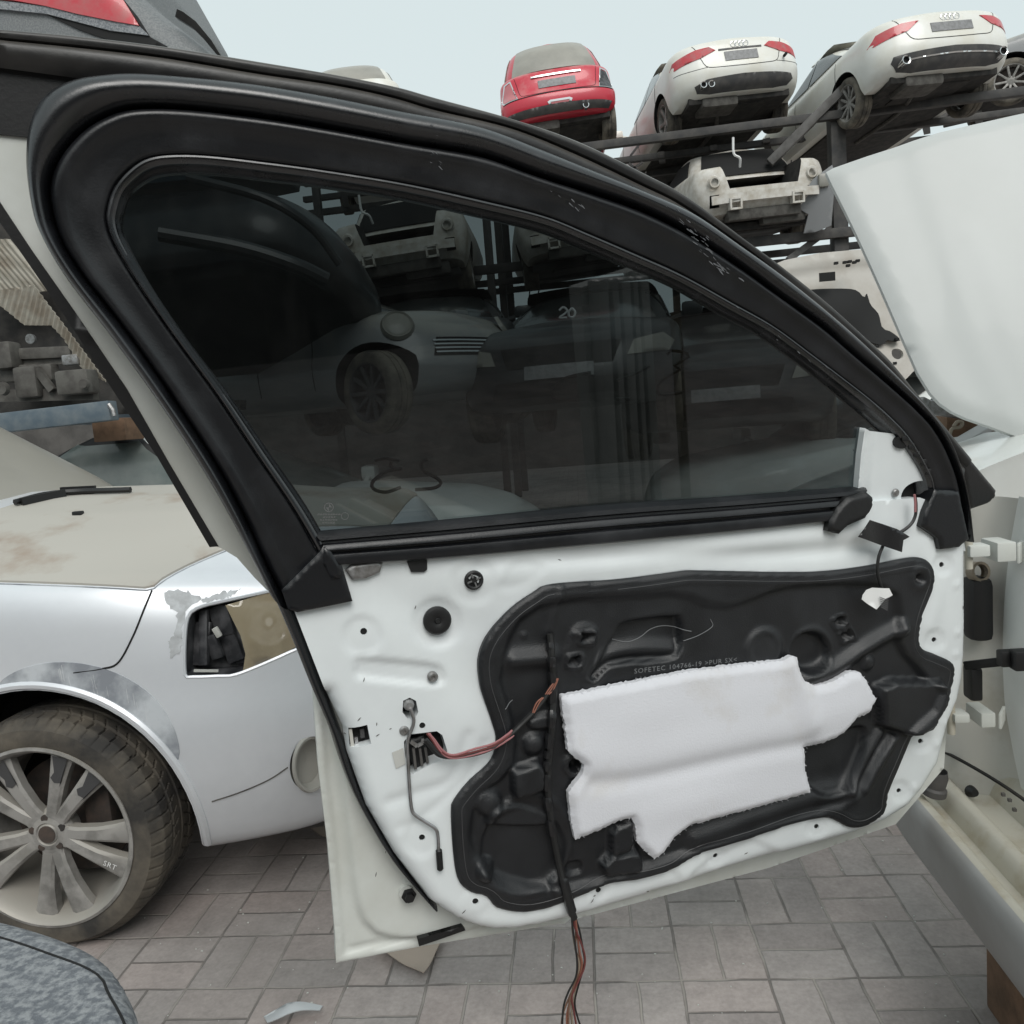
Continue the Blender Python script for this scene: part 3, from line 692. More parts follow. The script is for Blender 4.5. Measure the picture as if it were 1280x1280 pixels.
# --- sound insulation
f = Feat(insw)
ins_in = cr(dl(ins_px, insw), 200, True)
f.plateau([(650, 775), (700, 752), (800, 745), (850, 742), (880, 755), (915, 758), (980, 735), (1060, 730), (1110, 735), (1125, 760), (1118, 800), (1150, 840), (1165, 870), (1130, 905), (1090, 950),
           (1060, 1000), (960, 1030), (800, 1085), (700, 1110), (620, 1095), (590, 1060), (595, 1000), (640, 960), (640, 900), (625, 840)], -.012, 16)
f.dome(668, 930, 14, .014).plateau([(639, 962), (672, 951), (679, 960), (678, 985), (645, 996), (641, 990)], .022, 7, False)
f.dome(611, 1003, 17, .018).dome(606, 1086, 13, .018, p=1.6).dome(697, 1105, 11, .012)
f.plateau([(628, 1006), (685, 1018), (684, 1032), (610, 1030)], .012, 8).ring(657, 1056, 58, 5, .004).plateau(disc((655, 1062), 52), -.006, 8)
f.plateau([(663, 898), (690, 893), (690, 908), (664, 910)], .012, 6)
f.ridge([(642, 826), (688, 822)], 10, .014).dome(600, 760, 3, .004).dome(656, 795, 4, .004).dome(720, 793, 4, .004)
f.plateau([(770, 798), (784, 780), (845, 772), (854, 778), (852, 815), (835, 826), (770, 832), (745, 850), (740, 845)], -.020, 8)
f.ridge([(742, 850), (760, 825), (800, 815), (845, 815)], 9, .012)
for cx, cy in ((734, 797), (719, 827)): f.plateau([(cx-10, cy-8), (cx+12, cy-9), (cx+9, cy+9), (cx-12, cy+10)], .008, 4, False).plateau([(cx-6, cy-5), (cx+8, cy-6), (cx+5, cy+4), (cx-8, cy+5)], -.022, 3, False)
for cx, cy in ((1052, 779), (1060, 796)): f.plateau([(cx-12, cy-5), (cx+6, cy-11), (cx+12, cy+3), (cx-6, cy+10)], .006, 4, False).plateau([(cx-8, cy-3), (cx+5, cy-8), (cx+8, cy+1), (cx-4, cy+6)], -.02, 3, False)
f.plateau([(708, 812), (722, 782), (748, 790), (733, 842), (712, 838)], .004, 5)
f.ring(956, 812, 21, 4, .006).dome(956, 812, 20, .006).plateau(disc((1015, 816), 24), -.016, 8).ring(1015, 816, 26, 4, .004)
f.ridge([(1005, 852), (1040, 838), (1085, 808), (1125, 785)], 9, .016).dome(1086, 829, 9, .012)
f.plateau([(1094, 858), (1112, 850), (1172, 850), (1166, 880), (1150, 908), (1130, 915), (1096, 904)], .030, 9, False)
f.plateau([(1004, 938), (1050, 918), (1085, 915), (1060, 984), (1020, 990)], -.014, 8)
f.ridge([(1062, 988), (1080, 952), (1100, 915)], 6, .012).ridge([(1078, 985), (1098, 950), (1114, 922)], 5, .008)
f.ridge([(870, 1050), (960, 1018), (1020, 997), (1062, 990)], 12, .012)
f.plateau([(762, 1040), (768, 1030), (788, 1022), (789, 1052), (785, 1060), (762, 1066)], .022, 6, False).plateau([(750, 1080), (762, 1066), (795, 1061), (801, 1080), (796, 1086), (756, 1091)], .024, 6, False)
f.ring(720, 957, 11, 5, .008).plateau(disc((720, 957), 8), -.02, 5)
f.plateau([(711, 1082), (727, 1080), (727, 1092), (712, 1094)], -.008, 4).ring(1147, 722, 10, 4, .004).plateau(disc((1146, 723), 5), -.012, 3)
f.ridge([(700, 735), (696, 760), (693, 775), (690, 790)], 3, .004)
def ins_h(P):
    d = dist(P, ins_in)
    h = insw+.006*sstep(d, 0, .004)+f(P)+.0022*np.exp(-((d-.020)/.0025)**2)
    return h
ins = relief('sound_insulation', ins_uv, 'foam', DW, door, ins_h, .0052, .012)
# moulded lettering, tilted with the door
mb = MB()
def lettering(txt, x0, y0, x1, y1, hh, w0):
    V, F = text_mesh(txt, 1., 1.15); V[:, 0] -= V[:, 0].min(); L = V[:, 0].max()
    a, b = dpt(x0, y0, w0), dpt(x1, y1, w0); e = b-a; l = np.linalg.norm(e); e /= l; g = np.array((-e[1], e[0]))
    P = [a+e*(v[0]/L*l)+g*(v[1]*hh) for v in V]
    mb.add([DW(p[0], p[1], w0) for p in P], F)
lettering('SOFETEC 104766-19 >PUR SX<', 793, 842, 921, 827, .0125, insw+.0012)
lettering('A 2 R 014 >PET 15<', 793, 851, 850, 845, .009, insw+.0012)
mb.build('moulded_lettering', 'foam_mark', ins, True, False)
def dz(px, py):      # height of insulation at a pixel
    return float(ins_h(np.array([dpt(px, py, insw)]))[0])
def crack(L, r, lift=.0015, mat='foam_mark', name='scratch', par=None):
    P = [DW(*dpt(x, y, insw), dz(x, y)+lift) for x, y in cr(L, 40)]
    mb = MB(); mb.tube(P, r, 5); return mb.build(name, mat, par or ins, True)
crack([(772, 803), (790, 806), (808, 800), (822, 790), (840, 786), (866, 790)], .0009, .001)
crack([(856, 802), (875, 795), (892, 784), (890, 775)], .0008, .001)
crack([(630, 885), (642, 876)], .0007, .001)
# fine pressed line that follows the rim
cen_ = np.roll(ins_uv, -1, 0)-np.roll(ins_uv, 1, 0); cen_ /= np.linalg.norm(cen_, axis=1)[:, None]; nin = np.stack([-cen_[:, 1], cen_[:, 0]], 1)
if not inside((ins_uv[:1]+nin[:1]*.01), ins_uv)[0]: nin = -nin
rl = ins_uv+nin*.0165; rl = rl[dist(rl, ins_uv) > .0155]; rl = np.array([rl[(i-1) % len(rl)]+rl[i]*2+rl[(i+1) % len(rl)] for i in range(len(rl))])/4
rh = ins_h(rl)
for s0 in range(0, len(rl)-20, 24):
    seg = slice(s0, min(s0+25, len(rl))); mb = MB(); mb.tube([DW(p[0], p[1], z+.0006) for p, z in zip(rl[seg], rh[seg])], .0007, 4); mb.build('rim_line', 'rim_grey', ins, True)
# --- white fleece pad
fl_px = [(701, 870), (860, 839), (900, 834), (978, 825), (986.5, 819), (994, 821), (997, 837.5), (1003, 850), (1017.5, 857), (1040, 851.5), (1062.5, 839), (1074, 840), (1082, 850), (1094, 874), (1086, 889.5), (1068, 896.5),
         (1054, 915), (1040, 923), (1005, 934.5), (1006, 961), (1013, 990), (940, 1010), (863, 1031), (850, 1040), (839, 1051), (830, 1065), (818, 1074), (805, 1062), (796, 1052), (793, 1030), (788, 1021), (770, 1026), (745, 1038), (719, 1049), (714, 1027.5), (710, 990),
         (727, 966), (728, 953), (716, 944), (708, 937), (705, 900)]
fw0 = .012
fuv = densify(dl(fl_px, fw0), .004); fuv = fuv+np.random.normal(0, .0008, fuv.shape)
ff = Feat(fw0)
ff.ridge([(740, 976), (800, 970), (880, 952), (950, 937), (1006, 928)], 11, -.006).ridge([(712, 945), (800, 942), (900, 922), (1000, 900), (1060, 885)], 30, .007)
ff.blob(800, 890, 60, 30, .005).blob(930, 870, 70, 25, .004).blob(860, 1000, 70, 22, .005).ridge([(985, 822), (1000, 870), (1010, 900)], 14, .006).blob(760, 1000, 30, 40, .004)
def fl_h(P):
    d = dist(P, fuv); return fw0+.010*sstep(d, -.002, .012)+ff(P)
fleece = relief('fleece_pad', fuv, 'fleece', DW, door, fl_h, .006, .012)
rnd = random.Random(3); mb = MB()
for p in fuv[::3]:
    for _ in range(1):
        a = rnd.uniform(0, 6.28); l = rnd.uniform(.0015, .0035); q = p+np.array((math.cos(a), math.sin(a)))*l
        mb.tube([DW(p[0], p[1], fw0+.001), DW((p[0]+q[0])/2, (p[1]+q[1])/2, fw0+.004), DW(q[0], q[1], fw0+.003)], .00035, 3)
mb.build('loose_fibres', 'fleece', fleece, True)

# --- small chips and grime on the bare panel
rg = random.Random(8)
for px, py in ((449, 899), (472, 919), (488, 911), (432, 922), (655, 812), (471, 905), (741, 1127), (744, 1121), (813, 1118), (470, 1093), (483, 1068), (580, 1140), (934, 1068), (520, 760), (455, 850), (1205, 760), (700, 700)):
    uv0 = dpt(px, py); k_ = scl(px, py); a_ = rg.uniform(0, 3.1); l_ = rg.uniform(1., 3.2)*k_; e_ = np.array((math.cos(a_), math.sin(a_)))*l_
    P2 = np.array([uv0-e_, uv0, uv0+e_]); z2 = panel_h(P2); mb = MB(); mb.tube([DW(p[0], p[1], z+.0003) for p, z in zip(P2, z2)], [.0003, .0009, .0003], 5); mb.build('paint_chip', 'under_grey', door, True)
# --- plugs, screws, latch bits
def stud(name, px, py, prof, mat, n=24, w0=0., parent=None):
    parent = parent or door
    k = scl(px, py); c = DW(*dpt(px, py), w0)
    mb = MB(); mb.lathe([(r*k, h) for r, h in prof], n, c, nV); return mb.build(name, mat, parent, True)
big = stud('plug', 547, 776, [(0, .004), (3, .004), (4, .002), (6, .003), (12, .004), (15.5, .003), (17.5, 0), (17.5, -.006)], 'soft_black')
big['label'] = 'large smooth round black plug'
sm = stud('plug', 592, 725, [(0, .002), (4, .002), (5, 0), (7, 0), (8, .004), (10, .005), (12, .003), (12, -.004)], 'soft_black')
sm['label'] = 'small black clip plug with split centre'
mb = MB(); c = DW(*dpt(592, 725), .003)
for ang in (.3, 1.9, 3.4, 5.): mb.bar(c+(dV*math.cos(ang)+zV*math.sin(ang))*.004, c+(dV*math.cos(ang)+zV*math.sin(ang))*.014, .0025, .003, nV)
mb.build('clip_spokes', 'print_grey', sm, True)
for x, y, r in ((541, 846, 6.5), (505, 913, 6)): stud('screw', x, y, [(0, .002), (r*.35, .002), (r*.4, .005), (r*.7, .005), (r, .002), (r, -.004)], 'zinc', 16)
plate_px('bolt_seat', disc((509, 1118), 10, 18), 'flange_white', -.055, .02)
mb = MB(); c = DW(*dpt(511, 1119, -.045), -.045); mb.lathe([(0, .012), (.008, .012), (.009, .004), (.013, .003), (.013, 0)], 6, c, nV); mb.build('bolt', 'soft_black', door, True)
lt = plate_px('latch', [(434, 908), (466, 900), (470, 934), (438, 942)], 'black_hole', -.022, .01)
for q, mt_ in (([(438, 934), (464, 927), (465, 931), (438, 938)], 'jamb_white'), ([(436, 912), (440, 911), (443, 934), (439, 936)], 'jamb_white')):
    plate_px('latch_plate', q, mt_, -.012, .004, lt)
plate_px('latch_pawl', [(443, 922), (447, 921), (448, 930), (444, 931)], 'steel', -.016, .006, lt)
plate_px('latch_pawl', [(450, 912), (455, 911), (456, 922), (451, 923)], 'bumper_black', -.012, .01, lt)
mech = plate_px('lock_mechanism', [(512, 925), (530, 920), (536, 950), (520, 964), (513, 950)], 'soft_black', -.012, .02, rnd=.003, res=.005)
mb = MB(); mb.bar(DW(*dpt(513, 926), .002), DW(*dpt(521, 932), .002), .006, .004, nV); mb.bar(DW(*dpt(521, 932), .002), DW(*dpt(528, 928), .002), .005, .004, nV); mb.bar(DW(*dpt(528, 928), .002), DW(*dpt(528, 923), .002), .005, .004, nV)
mb.build('lever', 'zinc', mech, True)
mb = MB()
for x in (517, 525, 532): mb.bar(DW(*dpt(x, 936), -.004), DW(*dpt(x+3, 962-(x-517)*.5), -.004), .004, .006, nV)
mb.build('rib', 'bumper_black', mech, True)
plate_px('grey_tape', [(490, 941), (504, 935), (507, 955), (495, 961)], 'tag_grey', .002, .001)
rod = [(512, 884), (514, 890), (516, 897), (515, 905), (510, 918), (508, 930), (509, 950), (511, 985), (513.5, 1008), (518, 1016), (533, 1026), (543, 1033), (546, 1042), (547, 1062)]
mb = MB(); mb.tube([DW(*dpt(x, y), .008) for x, y in cr(rod, 70)], .0030, 10); ro = mb.build('lock_rod', 'steel', door, True)
mb = MB(); mb.tube([DW(*dpt(547, 1058), .008), DW(*dpt(547.3, 1060), .008), DW(*dpt(549, 1083), .008), DW(*dpt(549, 1085), .008)], [.003, .0055, .0055, .003], 12); mb.build('rod_sleeve', 'soft_black', ro, True)
mb = MB(); mb.lathe([(0, .012), (.006, .011), (.009, .006), (.0095, -.01)], 16, DW(*dpt(511, 881), -.004), nV); mb.build('rod_end', 'zinc', ro, True)

# --- harness of wires
def wire(name, L, r, mat, par, lift=.004, base='ins', n=60, wob=0.):
    P = []
    for i, (x, y) in enumerate(cr(L, n)):
        h = lift+(max(dz(x, y), 0.) if base == 'ins' else 0.)
        q = dpt(x, y, h); P.append(DW(q[0]+wob*math.sin(i*1.7), q[1]+wob*math.cos(i*1.3), h))
    P = np.array(P)
    if base == 'ins':
        for _ in range(6): P[1:-1] = (P[:-2]+P[1:-1]*2+P[2:])/4
    mb = MB(); mb.tube(P, r, 8); return mb.build(name, mat, par, True)
main = [(687, 792), (690, 808), (689, 828), (693, 848), (692, 870), (690, 900), (689, 925), (686, 955), (685, 990), (688, 1020), (692, 1045), (698, 1075), (703, 1100), (708, 1115), (713, 1138), (718, 1148)]
h = wire('wire_harness', main, .0062, 'wire_black', door, .008)
P = np.array([DW(*dpt(x, y, .015), max(dz(x, y), 0)+.008) for x, y in cr(main, 90)])
for _ in range(6): P[1:-1] = (P[:-2]+P[1:-1]*2+P[2:])/4
mb = MB(); rr = random.Random(2)
i = 3
while i < 62:
    q = rr.choice((3, 4, 5, 6)); mb.tube(P[i:i+q], [.0066]+[.0078+rr.uniform(-.0006, .0012) for _ in range(q-2)]+[.0066], 9); i += q+rr.choice((0, 0, 1, 2))
mb.build('harness_tape', 'tape', h, True)
wire('taped_branch', [(694, 850), (684, 868), (672, 885), (655, 902), (636, 920), (615, 935), (590, 943), (565, 946), (548, 944), (540, 934), (532, 925)], .0045, 'wire_black', h, .010)
for k, (mt_, dx, dy) in enumerate((('wire_pink', 0, -3), ('wire_pink', 2, 3), ('wire_red', -1, 0))):
    wire('branch_wire', [(640+dx, 917+dy), (618, 932+dy), (592, 940+dy*1.2), (566, 946+dy*.6), (552+dx, 940+dy), (542+dx, 926+dy), (535+dx, 917)], .0019, mt_, h, .013, wob=.0012)
for dx in (-3, 0, 3): wire('branch_wire', [(697+dx*.3, 848), (693+dx*.7, 855), (688+dx, 863), (684+dx*.7, 868)], .0012, 'wire_copper', h, .014)
for dx in (-2, 1): wire('branch_wire', [(679+dx*.5, 872), (674+dx, 877), (670+dx, 884), (667+dx*.6, 891)], .0012, 'wire_copper', h, .014)
plate_px('harness_sleeve', [(701, 1098), (711, 1100), (722, 1140), (719, 1149), (713, 1148), (706, 1125)], 'tape', .022, .012, h, rnd=.005, res=.005)
# loose ends hanging below the door
tails = [('wire_black', [(716, 1146), (718, 1165), (721, 1185), (723, 1205), (721, 1222), (712, 1240), (706, 1258), (704, 1285)]), ('wire_red', [(718, 1146), (720, 1160), (727, 1178), (732, 1195), (731, 1210), (724, 1226), (716, 1245), (718, 1262), (722, 1285)]),
         ('wire_brown', [(716, 1148), (716, 1162), (719, 1178), (722, 1200), (722, 1218), (716, 1238), (712, 1255), (711, 1285)]), ('wire_tan', [(717, 1148), (716, 1165), (720, 1190), (724, 1208), (718, 1230), (714, 1250), (716, 1285)]),
         ('wire_copper', [(719, 1148), (721, 1168), (724, 1190), (727, 1206), (721, 1228), (713, 1248), (708, 1270), (709, 1290)])]
tails += [('wire_brown', [(717, 1148), (719, 1166), (718, 1186), (724, 1203), (719, 1226), (711, 1246), (703, 1266), (700, 1290)]), ('wire_black', [(718, 1147), (723, 1164), (727, 1186), (729, 1204), (722, 1230), (717, 1252), (720, 1270), (727, 1290)]), ('wire_tan', [(717, 1147), (720, 1170), (722, 1192), (726, 1209), (720, 1230), (715, 1250), (712, 1268), (714, 1290)])]
for j, (mt_, L) in enumerate(tails): wire('hanging_wire', [(x+(j-3)*.5, y) for x, y in L], .0018, mt_, h, .018-.002*j, 'flat')
# mirror wire with tape and tag
wire('mirror_wire', [(1144, 622), (1145, 632), (1144, 645), (1138, 656), (1126, 665), (1110, 672), (1103, 684), (1098, 698), (1097, 715), (1101, 732), (1107, 748)], .0032, 'wire_black', door, .022, 'flat')
wire('mirror_wire', [(1143, 618), (1144, 628), (1144, 640)], .0024, 'wire_pink', door, .026, 'flat')
plate_px('black_tape', [(1088, 650), (1104, 655), (1120, 661), (1137, 671), (1128, 675), (1126, 690), (1098, 680), (1072, 671)], 'tape', .034, .002, res=.006, hf=lambda P: .006*np.sin(P[:, 0]*70)*.5)
tg = plate_px('paper_tag', [(1085, 738), (1092, 735), (1110, 735), (1116, 744), (1105, 748), (1096, 762), (1077, 749), (1079, 744)], 'tag_white', .030, .001, res=.01, hf=lambda P: .004*np.sin(P[:, 0]*90))
mb = MB()
for i in range(6):
    x0, y0 = 1083+i*.4, 742+i*2.4; mb.bar(DW(*dpt(x0, y0), .0345), DW(*dpt(x0+11-i*.6, y0+4.2), .0345), .0012, .0006, nV)
mb.build('tag_print', 'print_grey', tg, True)

# ------------------------------------------------------------ the white car the door hangs on
mb = MB()
def extr(name, prof, path0, path1, mat, parent, up=None, n=2):
    """profile points (world offsets) swept straight from path0 to path1"""
    V = []; F = []; k = len(prof); a, b = np.asarray(path0, float), np.asarray(path1, float)
    for i in range(n):
        o = a+(b-a)*i/(n-1)
        for p in prof: V.append(o+np.asarray(p, float))
    for i in range(n-1):
        for j in range(k-1): F.append((i*k+j, (i+1)*k+j, (i+1)*k+j+1, i*k+j+1))
    return mesh(name, V, F, mat, parent, True, True, sharp=40)
# door sill, a stepped section running towards the viewer
sz = .50
sp_ = [(.03, -.20), (-.015, -.12), (-.028, -.03), (-.022, -.004), (-.010, .004), (.004, .006), (.012, .0), (.018, -.024), (.034, -.030), (.05, -.027), (.056, -.006), (.066, .012), (.085, .016), (.097, .008), (.104, -.014), (.135, -.018), (.165, -.012), (.175, .02), (.20, .06), (.22, .075), (.3, .08)]
V = []; F = []; k = len(sp_); N_ = 30
for i in range(N_):
    y = 1.97-i*(2.9/(N_-1))
    for x, z in sp_: V.append((.728+x-.012*(1.85-y), y, sz-.06+z))
for i in range(N_-1):
    for j in range(k-1): F.append((i*k+j, i*k+j+1, (i+1)*k+j+1, (i+1)*k+j))
fm = [(1 if j < 4 else 0) for i in range(N_-1) for j in range(k-1)]
mesh('sill', V, F, None, white_car, True, True, mats=['sill_beige', 'sill_grey'], fm=fm, sharp=60)
# hinge pillar: a vertical skin whose plan runs from the wing edge round into the cabin
def pillar(name, plan, z0, z1, mat, lean=0., nz=24, bulge=None):
    P = cr(plan, 44); V = []; F = []; k = len(P)
    for i in range(nz):
        f = i/(nz-1); z = z0+(z1-z0)*f
        for j, p in enumerate(P):
            dx, dy = bulge(f, j/(k-1)) if bulge else (0, 0); V.append((p[0]+lean*f+dx, p[1]+dy, z))
    for i in range(nz-1):
        for j in range(k-1): F.append((i*k+j, i*k+j+1, (i+1)*k+j+1, (i+1)*k+j))
    return mesh(name, V, F, mat, white_car, True, True, sharp=50)
def pb(f, t):      # the cabin flange sweeps back towards the sill and up to the screen pillar
    s = max(0, (t-.45)/.55)
    return (.03*s*(2*f-1)**2-.0*s, -.26*s*max(0, .30-f)**2*8)
pillar('hinge_pillar', [(.785, 2.12), (.79, 2.02), (.80, 1.95), (.815, 1.90), (.84, 1.868), (.87, 1.85), (.895, 1.838), (.915, 1.815), (.925, 1.77), (.935, 1.70), (.96, 1.62), (1.02, 1.55), (1.2, 1.50)], .40, 1.125, 'jamb_white', bulge=pb)
pillar('cabin_flange', [(.905, 1.80), (.904, 1.765), (.911, 1.73), (.932, 1.675), (.965, 1.615), (1.03, 1.56), (1.25, 1.515)], .42, 1.13, 'body_white', bulge=lambda f, t: (.02*(2*f-1)**2, -.10*max(0, .35-f)*(1-t)-.03*(2*f-1)**2))
mb = MB(); mb.tube(cr([(.80, 1.94, .512), (.835, 1.86, .508), (.87, 1.74, .503), (.885, 1.6, .502), (.892, 1.3, .502), (.895, .6, .502)], 40), .004, 5); mb.build('sealant_line', 'under_dark', white_car, True)
# front wing with its pointed rear corner, seen over the door hinge
wing = [(1.30, 2.15, 1.245), (1.16, 2.06, 1.225), (1.04, 1.97, 1.205), (.93, 1.92, 1.18), (.84, 1.91, 1.14), (.79, 1.93, 1.07), (.775, 1.97, .95), (.77, 2.0, .75), (.775, 2.02, .55)]
V = []; F = []; W_ = cr(wing, 40); k = len(W_)
for p in W_: V.append((p[0]+.004, p[1]+.03, p[2]-.125*sstep(p[2], 1.02, 1.14)))
for p in W_: V.append((p[0]+.001, p[1]+.008, p[2]-.02*sstep(p[2], 1.02, 1.14)))
for i in range(14):
    s = i/13
    for p in W_: V.append((p[0]+.02*s-.05*s*s*(p[2] < 1.1), p[1]+1.55*s, p[2]-.05*s-.12*s*s))
for i in range(15):
    for j in range(k-1): F.append((i*k+j, i*k+j+1, (i+1)*k+j+1, (i+1)*k+j))
mesh('front_wing', V, F, 'body_white', white_car, True, True, sharp=50)
# raised bonnet: real sheet, hinged at its rear corner, leaning back
hp = np.array((1.0, 2.30, 1.2)); hn = np.array((-.10, -math.cos(R(16)), math.sin(R(16)))); hn /= np.linalg.norm(hn)
hx = np.cross((0, 0, 1.), hn); hx /= np.linalg.norm(hx); hx = -hx if hx[0] < 0 else hx; hy = np.cross(hn, hx)
def hpt(px, py):
    P = on(px, py, hp, hn); return np.array([(P-hp)@hx, (P-hp)@hy])
def HW(u, v, w): return hp+hx*u+hy*v+hn*w
hood_px = [(1038, 199), (1047, 194), (1090, 180), (1180, 153), (1280, 131), (1420, 104), (1640, 70), (1800, 60), (1800, 640), (1560, 610), (1400, 570), (1275, 541), (1245, 529), (1213, 518), (1196, 510), (1180, 499), (1168, 486), (1152, 461), (1130, 412), (1100, 342), (1070, 272), (1045, 216)]
huv = np.array([hpt(*p) for p in hood_px])
cl = np.array([hpt(*p) for p in cr([(1140, 180), (1150, 230), (1185, 340), (1205, 420), (1230, 470), (1262, 530)], 30)])
cl2 = np.array([hpt(*p) for p in cr([(1215, 290), (1240, 350), (1268, 430), (1300, 500)], 30)])
def hood_h(P):
    d = dist(P, huv); e = dist(P, cl, False)
    h = -.012*(1-sstep(d, 0, .03))-.05*((P[:, 0]-.5)/.9)**2-.045*((P[:, 1]-.45)/.6)**2
    side = P[:, 0]-np.interp(P[:, 1], cl[::-1, 1], cl[::-1, 0])
    return h+.006*sstep(side, -.04, .04)+.002*np.exp(-(dist(P, cl2, False)/.03)**2)
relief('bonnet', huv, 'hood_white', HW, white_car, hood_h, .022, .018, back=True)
# engine bay seen in the gap
mb = MB(); mb.box((1.34, 2.85, .80), (.42, .45, .16)); mb.build('engine_bay', 'under_dark', white_car, True)
mb = MB(); mb.bar(atY(1150, 508, 3.0), atY(1222, 517, 3.0), .05, .05, bev=.01); mb.bar(atY(1150, 501, 2.9), atY(1158, 505, 2.9), .03, .03); mb.build('cross_tube', 'zinc', white_car, True)
mb = MB(); mb.bar(atY(1196, 556, 2.6), atY(1250, 524, 2.9), .05, .02, bev=.004); mb.build('bonnet_stay', 'sill_grey', white_car, True)
mb = MB(); mb.box(atY(1232, 530, 3.1), (.16, .05, .06), bev=.01); mb.build('scuttle_panel', 'wood', white_car, True)
mb = MB(); mb.tube([atY(x, y, 2.75) for x, y in cr([(1192, 533), (1197, 527), (1203, 528), (1200, 534), (1190, 536), (1186, 548)], 20)], .006, 6); mb.build('hose', 'wire_tan', white_car, True)
# hinges, check strap, gaiter
def hinge(px, py, y, s=1.):
    c = atY(px, py, y); mb = MB()
    mb.box(c+np.array((.035, .0, 0)), (.028*s, .035, .030*s), bev=.004)
    mb.box(c+np.array((-.015, -.01, .004)), (.03*s, .02, .018*s), bev=.004)
    mb.bar(c+np.array((.060, -.03, -.005)), c+np.array((.098, .03, -.012)), .006, .062*s, (0, 0, 1), bev=.002)
    h = mb.build('hinge', 'flange_white', white_car, True)
    mb = MB(); mb.lathe([(0, .035), (.008, .035), (.008, -.035), (0, -.035)], 14, c+np.array((-.03, -.012, 0)), (0, 0, 1)); mb.build('hinge_pin', 'sill_beige', h, True)
hinge(1226, 688, 1.73, .68); hinge(1204, 894, 1.71, .52)
mb = MB(); a, b = atY(1206, 832, 1.70), atY(1300, 822, 1.58); mb.bar(a, b, .008, .018, bev=.002); mb.box(atY(1268, 822, 1.62), (.03, .012, .016), bev=.004); mb.box(atY(1285, 824, 1.6), (.03, .014, .02), bev=.004)
mb.build('check_strap', 'soft_black', white_car, True)
mb = MB(); mb.box(atY(1216, 853, 1.70), (.012, .02, .035), bev=.006); mb.build('strap_gaiter', 'soft_black', white_car, True)
c = atY(1222, 760, 1.82); mb = MB(); mb.box(c, (.024, .03, .072), bev=.018); g_ = mb.build('wiring_gaiter', 'soft_black', white_car, True)
mb = MB(); mb.lathe([(.016, -.01), (.022, -.01), (.022, .012), (.016, .012)], 18, c+np.array((-.004, -.01, .085)), (.2, -1, .2)); mb.build('gaiter_clip', 'wire_tan', g_, True)
mb = MB(); mb.lathe([(0, .02), (.008, .02), (.011, .012), (.014, 0)], 16, atY(1213, 989, 1.83), (.1, -1, .25)); mb.build('grommet', 'soft_black', white_car, True)
c = atY(1168, 985, 1.80); mb = MB(); mb.lathe([(.02, .045), (.024, .03), (.022, .005), (.027, 0), (.027, -.014), (.02, -.018), (0, -.018)], 18, c, (.15, -.1, 1)); mb.build('hinge_post', 'bumper_black', white_car, True)
mb = MB()
for x, y in ((1254, 993), (1262, 1000), (1268, 1012)): mb.box(atY(x, y, 1.50), (.003, .003, .003))
mb.build('paint_chip', 'under_grey', white_car, True)
# centre pillar and belt, mirrored in the door glass
mb = MB(); t0, t1 = np.array((.82, .60, 1.52)), np.array((.97, .58, .55))
for f, wd_, dp in ((0., .045, .05), (.055, .03, .03), (.095, .04, .055), (.14, .025, .035), (.18, .04, .05)):
    mb.bar(t0+np.array((f, -dp*.3, 0)), t1+np.array((f*1.25, -dp*.3, 0)), wd_, dp, (0, 1, 0), bev=.012)
mb.bar(t0+np.array((.09, -.06, 0)), t1+np.array((.11, -.06, 0)), .28, .05, (0, 1, 0)); mb.build('centre_pillar', 'body_white', white_car, True)
mb = MB(); mb.bar((1.13, .62, 1.45), (1.34, .60, .5), .05, .004, (0, 1, 0)); mb.build('seat_belt', 'wire_tan', white_car, True)
# timber block under the sill
b0 = atZ(1262, 1290, .0); wb = thing('timber_block', 'rough brown timber block standing under the sill of the white car', 'wood block', (.93, 1.55, 0))
mb = MB(); mb.box((.93, 1.58, .19), (.11, .13, .19), bev=.006); mb.build('block', 'wood', wb, True)

